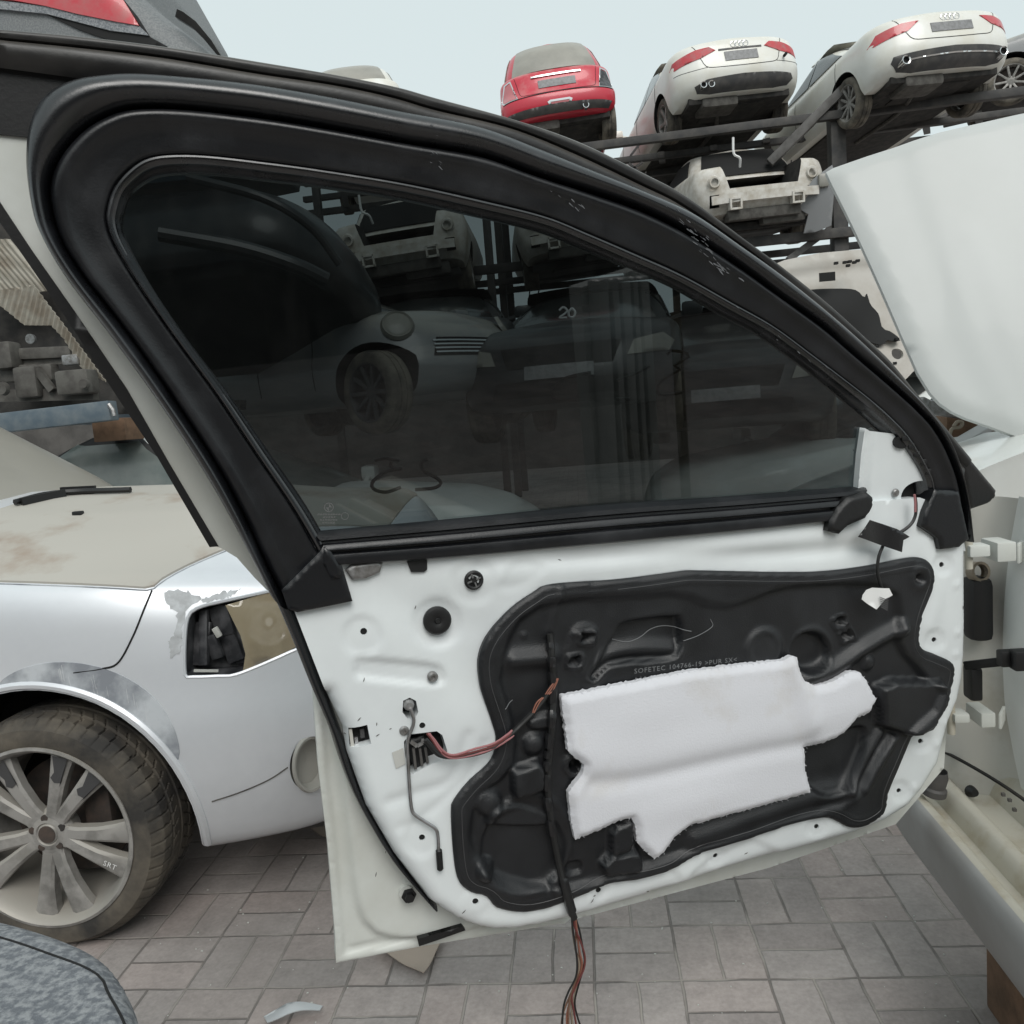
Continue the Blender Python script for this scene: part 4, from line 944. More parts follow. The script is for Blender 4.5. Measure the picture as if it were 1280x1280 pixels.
# ------------------------------------------------------------ parametric car hull
def outline2(xr, xf, W, lf, lr, pf_, pr_, m=40):
    """half plan outlines joined: rear arc, side, front arc (both sides), closed loop"""
    th = np.linspace(0, math.pi/2, m); q = []
    fx = xf-lf+lf*np.cos(th)**(2/pf_); fy = W*np.sin(th)**(2/pf_)
    rx = xr+lr-lr*np.cos(th)**(2/pr_); ry = W*np.sin(th)**(2/pr_)
    sx = np.linspace(xf-lf, xr+lr, 42)[1:-1]; sy = np.full(40, W)
    X = np.concatenate([fx, sx, rx[::-1]]); Y = np.concatenate([fy, sy, ry[::-1]])
    return np.concatenate([X, X[-2:0:-1]]), np.concatenate([Y, -Y[-2:0:-1]])
def hull(lev, zb, zt, lf, lr, pf_=2.2, pr_=2.4, crown=.05, nl=18, bottom=True):
    L = crp(np.array([l[1:] for l in lev]), nl); T = crp(np.array([[l[0]] for l in lev]), nl)[:, 0]
    V = []; F = []; k = None
    def ring(X, Y, Z):
        for p in zip(X, Y, Z): V.append(p)
    if bottom:
        X, Y = outline2(*L[0], lf, lr, pf_, pr_)
        for s in (0., .8): ring(X, Y*s, zb(X)+T[0]*(zt(X)-zb(X)))
    for t, l in zip(T, L):
        X, Y = outline2(*l, lf, lr, pf_, pr_); ring(X, Y, zb(X)+t*(zt(X)-zb(X)))
    X, Y = outline2(*L[-1], lf, lr, pf_, pr_); xc = (L[-1][0]+L[-1][1])/2
    for s in (.97, .93, .86, .75, .55, .3, 0.):
        ring(xc+(X-xc)*(1-.06*(1-s)), Y*s, zt(xc+(X-xc)*(1-.06*(1-s)))+crown*(1-s*s))
    k = len(X); n = len(V)//k
    for i in range(n-1):
        for j in range(k): F.append((i*k+j, i*k+(j+1) % k, (i+1)*k+(j+1) % k, (i+1)*k+j))
    return V, F
def cleaned(V, F):
    bm = bmesh.new(); vs = [bm.verts.new(v) for v in V]
    for f in F: bm.faces.new([vs[i] for i in f])
    bmesh.ops.remove_doubles(bm, verts=bm.verts[:], dist=1e-4); bmesh.ops.recalc_face_normals(bm, faces=bm.faces[:])
    bm.verts.index_update(); V2 = [v.co.copy() for v in bm.verts]; F2 = [tuple(v.index for v in f.verts) for f in bm.faces]; bm.free()
    return V2, F2
def tabfun(*pts):
    xs = [p[0] for p in pts]; zs = [p[1] for p in pts]
    return lambda X: np.interp(X, xs, zs)
def conform(name, poly, bvh, origin, mat, parent, th=.006, res=.03, off=.003, dirn=(1, 0, 0), axes=((0, 1, 0), (0, 0, 1)), smooth=0, holes=()):
    world = parent.get('category') is not None and parent.name.startswith('damaged_car')
    """drape a polygon (2-D in axes) along dirn onto a surface, as a thin panel proud of it"""
    uv = cr(poly, smooth, True) if smooth else np.asarray(poly, float)
    V, F = patch(uv, res, holes); D = Vector(dirn).normalized(); a, b = Vector(axes[0]), Vector(axes[1]); o = Vector(origin)
    W = []; ok = []
    for p in V:
        q = o+a*p[0]+b*p[1]; hit = bvh.ray_cast(q, D); ok.append(hit[0] is not None)
        W.append((hit[0]-D*(off+th*.5)) if ok[-1] else None)
    good = [i for i, x in enumerate(W) if x is not None]
    if not good: return None
    for i, x in enumerate(W):
        if x is None:
            j = min(good, key=lambda g: (V[g][0]-V[i][0])**2+(V[g][1]-V[i][1])**2)
            q = o+a*V[i][0]+b*V[i][1]; W[i] = q+D*((W[j]-q).dot(D))
    Fs = [tuple(f) for f in F]; cnt = {(f[i], f[(i+1) % 3]) for f in F for i in range(3)}; n0 = len(W); idx = {}
    def dup(i):
        if i not in idx: idx[i] = len(W); W.append(W[i]); W.append(W[i]+D*(th+off+.004))
        return idx[i]
    for e in list(cnt):
        if (e[1], e[0]) in cnt: continue
        i, j = dup(e[0]), dup(e[1]); Fs.append((i, i+1, j+1, j))
    return mesh(name, W, Fs, mat, parent, world)
def cylinder(c, r, l, ax, n=36):
    x, y, a = basis(ax); V = []; c = np.asarray(c, float)
    for s in (-1, 1):
        for j in range(n): V.append(c+a*l/2*s+(x*math.cos(2*math.pi*j/n)+y*math.sin(2*math.pi*j/n))*r)
    F = [tuple(range(n-1, -1, -1)), tuple(range(n, 2*n))]+[(j, (j+1) % n, n+(j+1) % n, n+j) for j in range(n)]
    return V, F
TYRE = {}
def simple_wheel(parent, c, side, R_=.315, wd=.21, spokes=10, tyre='tyre', rimmat='alloy', fan=False):
    """tyre with its rim as a sub-part; side = +1 faces +y"""
    k = R_/.315; rr = R_*.70; mb = MB(); h = wd/2
    prof = [(rr, -h*.9), (rr+.02, -h), (R_-.03, -h), (R_-.008, -h*.86), (R_, -h*.6), (R_, -h*.32), (R_-.008, -h*.3), (R_-.008, -h*.22), (R_, -h*.2), (R_, h*.2), (R_-.008, h*.22), (R_-.008, h*.3), (R_, h*.32), (R_, h*.6), (R_-.008, h*.86), (R_-.03, h), (rr+.02, h), (rr, h*.9)]
    mb.lathe(prof, 44, c, (0, 1, 0)); w_ = mb.build('wheel', tyre, parent, sharp=60)
    mb = MB(); c = np.asarray(c, float); y = np.array((0, side, 0.))
    mb.lathe([(rr, -h*.85), (rr-.012, -h*.8), (rr-.02, h*.5), (rr-.004, h*.92), (rr+.006, h*.95)], 40, c, y)
    mb.lathe([(0, h*.62), (.035*k, h*.66), (.07*k, h*.55), (.075*k, h*.2), (0, h*.2)], 20, c, y)
    for i in range(spokes):
        a = 2*math.pi*i/spokes; d = np.array((math.cos(a), 0, math.sin(a)))
        mb.bar(c+d*.05*k+y*h*.5, c+d*(rr-.008)+y*h*.74, .030*k if spokes > 7 else .05*k, .03, y, bev=.006)
    r_ = mb.build('rim', rimmat, w_)
    mb = MB(); mb.lathe([(0, -h*.1), (rr*.9, -h*.1), (rr*.9, h*.0), (0, h*.0)], 24, c, y); mb.build('brake', 'brake_dark', w_)
    return w_
def gh_pt(lev, zb, zt, lf, lr, pf_, pr_, t, f, where):
    """point on a hull: where = rear / front (f = y/W) or left / right (f = 0..1 along x)"""
    A = np.array([l[0] for l in lev]); xr, xf, W = [np.interp(t, A, [l[i] for l in lev]) for i in (1, 2, 3)]
    if where == 'rear': y = f*W; x = xr+lr-lr*(1-abs(f)**pr_)**(1/pr_)
    elif where == 'front': y = f*W; x = xf-lf+lf*(1-abs(f)**pf_)**(1/pf_)
    else:
        s = 1 if where == 'left' else -1; x = xr+(xf-xr)*f
        d = max(0, (x-(xf-lf))/lf, ((xr+lr)-x)/lr); p = pf_ if x > (xf-lf) else pr_
        y = s*W*(1-min(d, 1)**p)**(1/p)
    return np.array((x, y, float(zb(x)+t*(zt(x)-zb(x)))))
def window(name, H, where, quad, mat, parent, off=.014, nu=14, nv=8):
    """quad = ((f0,t0),(f1,t0),(f1b,t1),(f0b,t1)) in hull coordinates"""
    (a0, t0), (a1, t0b), (b1, t1b), (b0, t1) = quad; V = []; F = []
    cx = np.array(((H[0][0][1]+H[0][0][2])/2, 0, 1.0))
    for i in range(nv+1):
        s = i/nv
        for j in range(nu+1):
            r = j/nu; f = (a0*(1-r)+a1*r)*(1-s)+(b0*(1-r)+b1*r)*s; t = (t0*(1-r)+t0b*r)*(1-s)+(t1*(1-r)+t1b*r)*s
            p = gh_pt(*H, t, f, where); e = 1e-3
            n = np.cross(gh_pt(*H, t, f+e, where)-gh_pt(*H, t, f-e, where), gh_pt(*H, min(t+e, 1), f, where)-gh_pt(*H, t-e, f, where)); n /= np.linalg.norm(n)+1e-12
            if n@(p-cx) < 0: n = -n
            V.append(p+n*off)
    for i in range(nv):
        for j in range(nu): F.append((i*(nu+1)+j, i*(nu+1)+j+1, (i+1)*(nu+1)+j+1, (i+1)*(nu+1)+j))
    k = len(V); ring = [j for j in range(nu+1)]+[(i)*(nu+1)+nu for i in range(1, nv+1)]+[nv*(nu+1)+j for j in range(nu-1, -1, -1)]+[i*(nu+1) for i in range(nv-1, 0, -1)]
    c = np.mean(V, 0)
    for i in ring: V.append(np.asarray(V[i])); V.append(np.asarray(V[i])+(cx-np.asarray(V[i]))/np.linalg.norm(cx-np.asarray(V[i]))*(off+.02))
    for q in range(len(ring)): a = k+2*q; b = k+2*((q+1) % len(ring)); F.append((a, a+1, b+1, b))
    return mesh(name, V, F, mat, parent)
def underside(root, L0, L1, silencer=True):
    mb = MB(); mb.box(((L0+L1)/2, 0, .27), ((L1-L0)/2-.25, .72, .05), bev=.02)
    mb.box((L0+.62, 0, .25), (.28, .42, .05), bev=.03)
    for s in (-1, 1):
        mb.bar((L0+1.0, s*.25, .24), (L0+.95, s*.66, .26), .07, .05); mb.bar((L0+1.3, s*.2, .26), (L0+.95, s*.66, .30), .05, .05)
        mb.tube([(L0+.85, s*.55, .22), (L0+.85, s*.57, .45)], .045, 10)
    mb.tube([(L0+1.0, -.62, .30), (L0+1.0, .62, .30)], .035, 8)
    o = mb.build('underbody', 'under_dark', root)
    if silencer:
        mb = MB(); mb.box((L0+.42, .28, .235), (.2, .26, .075), bev=.05); mb.tube(cr([(L0+.6, .2, .22), (L0+1.2, .05, .2), (L0+2.2, .08, .21)], 14), .03, 8)
        mb.build('silencer', 'under_grey', root)
def make_car(name, label, cat, paint, group=None, L=4.6, W=.90, hz=.98, rz=1.42, kind='sedan', arches=True, spokes=10, glass='dark_glass', hatch=False, tyre='tyre', rimmat='alloy', rw=.14, zb0=.28, rear_y=3.0, plates=True, glf=.45, hubs=(-1.38, 1.42), wr=.315, simple=False):
    root = thing(name, label, cat, group=group); h = L/2
    zb = tabfun((-h, zb0+.03), (-h+.5, zb0-.02), (h-.5, zb0-.04), (h, zb0+.02)); zt = tabfun((-h, hz+.03), (-h+.8, hz+.02), (h*.4, hz-.02), (h*.75, hz-.10), (h, hz-.24))
    lev = [(0, -h+.16, h-.12, W-.07), (.12, -h+.05, h-.03, W-.02), (.35, -h, h, W), (.6, -h+.03, h-.02, W), (.85, -h+.07, h-.07, W-.02), (.95, -h+.11, h-.13, W-.06), (1, -h+.18, h-.2, W-.11)]
    if hatch: lev = [(0, -h+.12, h-.1, W-.08), (.12, -h+.02, h-.03, W-.02), (.35, -h, h, W), (.45, -h+.03, h, W), (.6, -h+.09, h-.02, W-.02), (.85, -h+.13, h-.07, W-.03), (.95, -h+.16, h-.13, W-.05), (1, -h+.20, h-.2, W-.09)]
    V, F = cleaned(*hull(lev, zb, zt, .75, .55 if not hatch else .4, 2.2, rear_y, .06))
    body = mesh('body', V, F, paint, root, sharp=50)
    bvh = BVHTree.FromPolygons(V, F)
    if arches:
        cut(body, [(*cylinder((x, s*W, wr+.01), wr*1.16, .62, (0, 1, 0)), 'black_hole') for x in hubs for s in (-1, 1)])
    g0, g1 = (hz-.06), rz
    gzb = lambda X: np.full(np.shape(X), g0, float); gzt = lambda X: np.full(np.shape(X), g1, float)
    if hatch: glev = [(0, -h+.16, h*.42, W-.10), (.3, -h+.22, h*.28, W-.13), (.7, -h+.36, h*.02, W-.2), (.92, -h+.5, -h*.1, W-.25), (1, -h+.62, -h*.18, W-.30)]
    else: glev = [(0, -h+.62, h*.44, W-.09), (.3, -h+.92, h*.30, W-.13), (.7, -h+1.35, h*.06, W-.2), (.92, -h+1.65, -h*.06, W-.25), (1, -h+1.8, -h*.13, W-.31)]
    H = (glev, gzb, gzt, glf, glf, 2.4, 2.6)
    V, F = cleaned(*hull(glev, gzb, gzt, glf, glf, 2.4, 2.6, .03, 12))
    gh = mesh('cabin', V, F, paint, root, sharp=50)
    window('rear_window', H, 'rear', ((-.84, rw), (.84, rw), (.8, .88), (-.8, .88)), glass, root)
    window('windscreen', H, 'front', ((-.84, .12), (.84, .12), (.8, .9), (-.8, .9)), glass, root)
    for s in ('left', 'right'):
        window('side_window', H, s, ((.13, .2), (.50, .2), (.47, .86), (.2, .86)), glass, root); window('side_window', H, s, ((.52, .2), (.86, .2), (.77, .86), (.49, .86)), glass, root)
    if not simple: underside(root, -h, h)
    for x in hubs:
        for s in (-1, 1): simple_wheel(root, (x, s*(W-.13), wr), s, wr, spokes=spokes, tyre=tyre, rimmat=rimmat)
    for s in (-1, 1):
        mb = MB(); mb.box((h*.36, s*(W+.09), hz+.05), (.06, .09, .06), bev=.035); mb.bar((h*.36, s*(W-.1), hz-.02), (h*.36, s*(W+.05), hz+.02), .04, .03)
        mb.build('door_mirror', paint, root)
        # shut lines of the doors
        for x in (h*.42, -.05, -h*.52):
            P = []
            for z in np.linspace(zb0+.1, hz-.06, 10):
                q = bvh.ray_cast(Vector((x, s*3, z)), Vector((0, -s, 0)))
                if q[0]: P.append(q[0]+Vector((0, s*.001, 0)))
            if len(P) > 2: mb = MB(); mb.tube(P, .004, 4); mb.build('shut_line', 'black_hole', root)
    return root, bvh, h
def rear(poly): return [(y, z) for y, z in poly]
def place(root, px, py, Y, yaw, pitch=0., roll=0., anchor=(0, 0, 0)):
    """put the local anchor point on the world point seen at a pixel at distance Y"""
    rot = Matrix.LocRotScale(None, __import__('mathutils').Euler((R(roll), R(pitch), R(yaw))), None)
    P = Vector(atY(px, py, Y)); root.rotation_euler = (R(roll), R(pitch), R(yaw)); root.location = P-rot @ Vector(anchor)
def rings(bvh, x0, y0, z0, r, parent):
    mb = MB()
    for i in range(4):
        c = bvh.ray_cast(Vector((x0, y0+(i-1.5)*r*1.55, z0)), Vector((1, 0, 0)))[0]
        if c is None: continue
        P = [(c[0]-.008, c[1]+r*math.cos(a), c[2]+r*math.sin(a)) for a in np.linspace(0, 2*math.pi, 20)]
        mb.tube(P, .0045, 5, cap=False)
    return mb.build('ring_emblem', 'chrome', parent)
def rear_seam(bvh, L, parent, r=.005):
    P = []
    for y, z in cr(L, 40):
        q = bvh.ray_cast(Vector((-5, y, z)), Vector((1, 0, 0)))
        if q[0]: P.append(q[0]+Vector((-.0005, 0, 0)))
    mb = MB(); mb.tube(P, r, 4); mb.build('lid_gap', 'black_hole', parent)
def pipe(parent, c, r, n=18, ln=.12):
    mb = MB(); mb.lathe([(r*.75, ln), (r*.75, -ln*.2), (r, -ln*.25), (r, ln)], n, c, (1, 0, 0)); p = mb.build('exhaust_tip', 'chrome', parent)
    mb = MB(); mb.lathe([(0, .01), (r*.74, .01)], n, c, (1, 0, 0)); mb.build('pipe_bore', 'black_hole', p)
    return p

# ------------------------------------------------------------ cars on the top deck of the rack
YR = 13.2
GT = 'cars parked on the top deck of the rack'
# white saloon with two exhaust tips on the left
c1_, bv, h = make_car('parked_car', 'white saloon on the top deck with twin exhaust tips on its left side', 'car', 'audi_white', GT, L=4.7, W=.915, spokes=5, tyre='tyre_dry')
o = (-5, 0, 0)
conform('rear_valance', [(.66, .40), (.62, .33), (.45, .305), (-.45, .305), (-.66, .33), (-.74, .40), (-.70, .455), (0, .475), (.5, .455)], bv, o, 'bumper_black', c1_, .012)
for s in (1, -1):
    t = conform('tail_light', [(s*.34, .83), (s*.55, .75), (s*.86, .70), (s*.90, .74), (s*.87, .82), (s*.6, .88), (s*.42, .89)], bv, o, 'tail_red_dusty', c1_, .012)
conform('number_plate', [(.23, .66), (.23, .79), (-.23, .79), (-.23, .66)], bv, o, 'plate_grey', c1_, .012)
conform('plate_recess', [(.3, .815), (.3, .84), (-.3, .84), (-.3, .815)], bv, o, 'bumper_black', c1_, .006)
rings(bv, -5, 0, .885, .037, c1_)
rear_seam(bv, [(.62, .95), (.58, .86), (.54, .72), (.48, .61), (.30, .585), (0, .58), (-.30, .585), (-.48, .61), (-.54, .72), (-.58, .86), (-.62, .95)], c1_); rear_seam(bv, [(.88, .62), (.70, .60), (.48, .605)], c1_, .004); rear_seam(bv, [(-.88, .62), (-.70, .60), (-.48, .605)], c1_, .004)
pipe(c1_, (-h+.06, .56, .39), .045); pipe(c1_, (-h+.06, .45, .39), .045)
mb = MB(); mb.lathe([(0, -.02), (.02, -.02), (.02, .05)], 10, (-h-.0, -.6, .66), (1, 0, 0)); mb.build('tow_cover', 'black_hole', c1_)
place(c1_, 905, 172, YR-.6, 99, 3, -3, (-1.38, 0, 0))
# white coupe with a wide chrome line over its diffuser
c2_, bv, h = make_car('parked_car', 'white coupe on the top deck with bright red tail lights and a chrome diffuser line', 'car', 'audi_white', GT, L=4.7, W=.93, spokes=10, hz=.96, rz=1.37)
conform('rear_valance', [(.76, .42), (.68, .33), (.5, .30), (-.5, .30), (-.68, .33), (-.78, .42), (-.74, .48), (0, .51), (.74, .48)], bv, o, 'bumper_black', c2_, .012)
conform('diffuser_line', [(.62, .405), (.62, .42), (0, .44), (-.62, .42), (-.62, .405), (0, .425)], bv, o, 'chrome', c2_, .03)
for s in (1, -1): conform('tail_light', [(s*.40, .87), (s*.55, .76), (s*.88, .69), (s*.915, .71), (s*.85, .82), (s*.6, .87)], bv, o, 'tail_red', c2_, .012)
conform('number_plate', [(.27, .70), (.27, .815), (-.27, .815), (-.27, .70)], bv, o, 'plate_grey', c2_, .012)
rings(bv, -5, 0, .875, .037, c2_)
rear_seam(bv, [(.66, .95), (.62, .86), (.57, .74), (.50, .64), (.30, .62), (0, .615), (-.30, .62), (-.50, .64), (-.57, .74), (-.62, .86), (-.66, .95)], c2_)
for s in (1, -1): pipe(c2_, (-h+.05, s*.64, .40), .055)
place(c2_, 1140, 152, YR-1.5, 101, 3, -3, (-1.38, 0, 0))
# red hatchback
c3_, bv, h = make_car('parked_car', 'small red hatchback on the top deck with chrome lid handle and central fog light', 'car', 'mini_red', GT, L=3.7, W=.84, spokes=8, hatch=True, hz=.96, rz=1.52, rw=.12, glass='screen_glass', hubs=(-1.22, 1.22), rear_y=2.8, wr=.31)
for s in (1, -1):
    t = conform('tail_light', [(s*.60, .60), (s*.78, .60), (s*.80, .66), (s*.74, .86), (s*.66, .88)], bv, o, 'lamp_clear_red' if s > 0 else 'lamp_black', c3_, .014)
    conform('lamp_ring', [(s*.585, .585), (s*.795, .585), (s*.815, .66), (s*.75, .90), (s*.65, .92)], bv, o, 'chrome', c3_, .008, holes=[np.array([(s*.605, .605), (s*.775, .605), (s*.795, .66), (s*.735, .875), (s*.665, .895)])])
conform('lid_handle', [(.36, .865), (.36, .888), (-.36, .888), (-.36, .865)], bv, o, 'chrome', c3_, .03)
rear_seam(bv, [(.60, .98), (.57, .80), (.54, .64), (.45, .605), (0, .60), (-.45, .605), (-.54, .64), (-.57, .80), (-.60, .98)], c3_, .004)
conform('number_plate', [(.27, .69), (.27, .81), (-.27, .81), (-.27, .69)], bv, o, 'plate_grey', c3_, .012)
conform('bumper_line', [(.8, .565), (.8, .58), (0, .60), (-.8, .58), (-.8, .565), (0, .585)], bv, o, 'black_hole', c3_, .002)
conform('rear_valance', [(.76, .40), (.70, .32), (-.70, .32), (-.76, .40), (0, .42)], bv, o, 'bumper_black', c3_, .02)
f_ = conform('fog_surround', [(.18, .455), (.15, .40), (-.15, .40), (-.18, .455), (-.14, .475), (.14, .475)], bv, o, 'chrome', c3_, .014, holes=[np.array([(.14, .448), (.12, .415), (-.12, .415), (-.14, .448)])])
conform('fog_light', [(.14, .448), (.12, .415), (-.12, .415), (-.14, .448)], bv, o, 'lamp_clear_red', c3_, .006)
pipe(c3_, (-h+.06, -.36, .35), .045)
mb = MB(); mb.tube([(-h+.30, .25, 1.03), (-h+.36, .05, 1.08), (-h+.36, -.1, 1.08)], .012, 6); mb.build('rear_wiper', 'soft_black', c3_)
place(c3_, 703, 187, YR-.6, 94, 3, -4, (-1.22, 0, 0))
for c_, z_, y_ in ((c1_, .725, .19), (c2_, .757, .22), (c3_, .75, .22)):
    pass
# dark silver saloon at the right edge and a pale roof far left
c4_, bv, h = make_car('parked_car', 'dark grey saloon at the right end of the top deck, a multi spoke wheel showing', 'car', 'car_grey', GT, L=4.7, W=.9, spokes=9)
place(c4_, 1264, 131, YR-.2, 164, 3, -2, (1.42, .77, 0))
c5_, bv, h = make_car('parked_car', 'pale car on the top deck, only its roof showing above the door frame', 'car', 'audi_white', GT, L=4.4, W=.87, hatch=True, simple=True, glass='screen_glass')
place(c5_, 452, 196, YR+1.2, 96, 4, -3, (-1.38, 0, 0))

# ------------------------------------------------------------ storage rack
rack = thing('storage_rack', 'tall black steel rack with car decks, posts and a diagonal brace', 'rack', tuple(atY(1043, 300, YR)*np.array((1, 1, 0))))
def beam(a, b, y0, y1, hgt, name='beam', mat='rack_black', wd=.10, parent=None):
    mb = MB(); mb.bar(atY(*a, y0), atY(*b, y1), wd, hgt, bev=.008); return mb.build(name, mat, parent or rack, True)
beam((380, 229), (1330, 108), YR-.4, YR-1.8, .11); beam((380, 250), (1330, 133), YR+.5, YR-.9, .09); beam((380, 268), (1300, 158), YR+1.8, YR+.4, .11)
beam((380, 361), (1330, 262), YR-.4, YR-1.8, .13); beam((380, 378), (1330, 280), YR+.8, YR-.6, .10); beam((380, 389), (1330, 292), YR+2, YR+.6, .1)
def vpost(px, py, y, w_=.19, mat='rack_black', top=None):
    P = atY(px, py, y); t = atY(px, top, y)[2] if top else P[2]; mb = MB(); mb.box((P[0], P[1], t/2), (w_/2, w_/2, t/2), bev=.01); mb.build('post', mat, rack, True)
for px, py, y in ((1044, 125, YR-1.3), (607, 262, YR-.2), (616, 200, YR+.6), (630, 262, YR+1.7), (395, 235, YR), (836, 190, YR+1.9)): vpost(px, py, y, .20 if px == 1044 else .12)
mb = MB(); mb.bar(atY(962, 204, YR-1.3), atY(1058, 108, YR-1.5), .12, .12, bev=.01); mb.build('brace', 'rack_grey', rack, True)
mb = MB(); mb.bar(atY(985, 325, YR-1.3), atY(1043, 282, YR-1.3), .07, .09); mb.build('brace', 'rack_grey', rack, True)
# deck runners under the wheels
mb = MB()
for i in range(14):
    x0 = 430+i*66; y0 = 246-(x0-430)*.127
    mb.bar(atY(x0, y0-4, YR-.7-.0008*i), atY(x0+3, y0+12, YR+1.6), .10, .05)
mb.build('deck_runner', 'rack_black', rack, True)
mb = MB()
for x, y, l in ((990, 200, .35), (1004, 198, .5), (1016, 197, .75), (806, 215, .3), (799, 218, .2), (672, 352, .6), (660, 352, .9)):
    mb = MB(); p = atY(x, y, YR-1.2); mb.tube([p+np.array((.02*math.sin(i*2.1+x), 0, -l*i/6)) for i in range(7)], .010, 5); mb.build('dangling_strap', 'rack_black', rack, True)
mb = MB(); a = atY(788, 195, YR-.6)
mb.bar(a, atY(801, 178, YR-.6), .03, .03); mb.bar(atY(784, 216, YR-.6), atY(803, 203, YR-.6), .03, .03); mb.bar(atY(786, 204, YR-.6), atY(802, 217, YR-.6), .03, .03)
mb.build('chain_hook', 'rack_black', rack, True)

# ------------------------------------------------------------ stripped shells on the middle deck
def make_wreck(label, paint):
    root = thing('stripped_shell', label, 'car shell', group='stripped car shells on the middle deck'); L_, W = 4.4, .9; h = L_/2
    zb = tabfun((-h, .46), (-h+.5, .32), (h, .3)); zt = tabfun((-h, 1.04), (h*.4, 1.0), (h, .8))
    lev = [(0, -h+.05, h-.1, W-.12), (.2, -h, h, W-.05), (.6, -h, h, W), (.9, -h+.03, h-.05, W-.03), (1, -h+.08, h-.1, W-.07)]
    V, F = cleaned(*hull(lev, zb, zt, .6, .35, 2.2, 3.2, .03)); b = mesh('body', V, F, paint, root, sharp=40)
    def bx(x0, x1, y0, y1, z0, z1): return ([(x, y, z) for x in (x0, x1) for y in (y0, y1) for z in (z0, z1)], [(0, 1, 3, 2), (4, 6, 7, 5), (0, 4, 5, 1), (2, 3, 7, 6), (0, 2, 6, 4), (1, 5, 7, 3)])
    trap = [(-h-.4, y, z) for y, z in ((-.46, .74), (.46, .74), (.62, 1.3), (-.62, 1.3))]; trap += [(-h+1.3, y, z) for _, y, z in trap]
    cuts = [(trap, [(0, 1, 2, 3), (7, 6, 5, 4), (0, 4, 5, 1), (1, 5, 6, 2), (2, 6, 7, 3), (3, 7, 4, 0)], 'under_dark')]
    for s in (-1, 1):
        cuts.append((*bx(-h-.2, -h+.35, min(s*.60, s*.72), max(s*.60, s*.72), .52, .68), 'black_hole')); cuts.append((*cylinder((-1.3, s*W, .33), .36, .5, (0, 1, 0)), 'black_hole'))
    cut(b, cuts)
    g0, g1 = .93, 1.38; gzb = lambda X: np.full(np.shape(X), g0, float); gzt = lambda X: np.full(np.shape(X), g1, float)
    glev = [(0, -h+.55, h*.44, W-.12), (.4, -h+.7, h*.25, W-.18), (.9, -h+.95, -h*.05, W-.26), (1, -h+1.1, -h*.12, W-.32)]
    V, F = cleaned(*hull(glev, gzb, gzt, .45, .4, 2.4, 2.8, .03, 10)); c = mesh('cabin', V, F, paint, root, sharp=50)
    H = (glev, gzb, gzt, .45, .4, 2.4, 2.8); window('rear_opening', H, 'rear', ((-.84, .1), (.84, .1), (.8, .9), (-.8, .9)), 'black_hole', root, .022)
    for s in ('left', 'right'): window('side_opening', H, s, ((.15, .2), (.85, .2), (.74, .86), (.22, .86)), 'black_hole', root)
    mb = MB()
    P = cr([(-h-.02, -.72, .60), (-h-.07, -.35, .61), (-h-.08, 0, .61), (-h-.07, .35, .61), (-h-.02, .72, .60)], 14)
    for a_, b_ in zip(P[:-1], P[1:]): mb.bar(a_, b_, .05, .11)
    mb.build('crash_bar', paint, root)
    for s in (-1, 1):
        mb = MB()
        for y_, z_, w_, h_ in ((s*.42, .47, .075, .012), (s*.42, .60, .075, .012), (s*.35, .535, .012, .075), (s*.49, .535, .012, .075)): mb.box((-h-.06, y_, z_), (.05, w_, h_))
        mb.build('tow_bracket', paint, root)
        mb = MB(); mb.lathe([(.05, -.02), (.07, -.02), (.075, .0), (.09, .02)], 18, (-h+.02, s*.66, .84), (1, 0, 0)); mb.build('lamp_seat', paint, root)
    mb = MB(); mb.box((-h+.12, 0, .40), (.12, .5, .07), bev=.03); mb.box((-h+.35, -.3, .33), (.25, .3, .08), bev=.04); mb.build('fuel_shield', 'under_grey', root)
    mb = MB(); mb.box((-h+.7, .1, .62), (.4, .35, .02)); mb.box((-h+.75, .15, .78), (.12, .1, .05), bev=.02); mb.build('boot_floor', 'under_grey', root)
    underside(root, -h, h, False)
    for s in (-1, 1): simple_wheel(root, (-1.3, s*(W-.16), .31), s, .31)
    mb = MB(); mb.tube(cr([(-h+.05, .30, 1.0), (-h-.02, .32, 1.1), (-h-.03, .40, 1.16), (-h-.03, .40, 1.36)], 16), .016, 6); mb.build('hanging_trim', 'tag_white', root)
    return root
w1 = make_wreck('white stripped car shell without boot lid or bumper beside the black post', 'wreck_white')
place(w1, 930, 312, YR-.9, 97, -6, -2, (-1.3, 0, 0))
w2 = copy_tree(w1); w2['label'] = 'stripped car shell on the middle deck seen through the dark door glass'
place(w2, 522, 376, YR-1.6, 93, -6, -4, (-1.3, 0, 0))
w3 = copy_tree(w1); w3['label'] = 'stripped car shell right of the rack posts, behind the dark glass'
place(w3, 728, 354, YR-1.0, 95, -6, -4, (-1.3, 0, 0))

# loose grey wing leaning between the shell and the post
wl = [(996, 262), (1000, 246), (1012, 228), (1034, 212), (1037, 222), (1036, 284), (1018, 291), (1004, 292), (1008, 270)]
Yw = YR-1.6
lw = tag(relief('loose_wing', [tuple(atY(x, y, Yw)[[0, 2]]) for x, y in wl], 'car_grey', lambda u, v, w_: np.array((u, Yw-w_, v)), None, lambda P: .12*np.sin((P[:, 1]-P[:, 1].min())*2.2)+.1*np.sin((P[:, 0]-P[:, 0].min())*3), .05, .03, back=True), 'grey loose wing panel with a mirror stub, leaning against the black post', 'car panel')
mb = MB(); mb.box(atY(1029, 226, Yw-.2), (.07, .05, .09), bev=.04); mb.build('mirror_stub', 'screen_glass', lw, False)

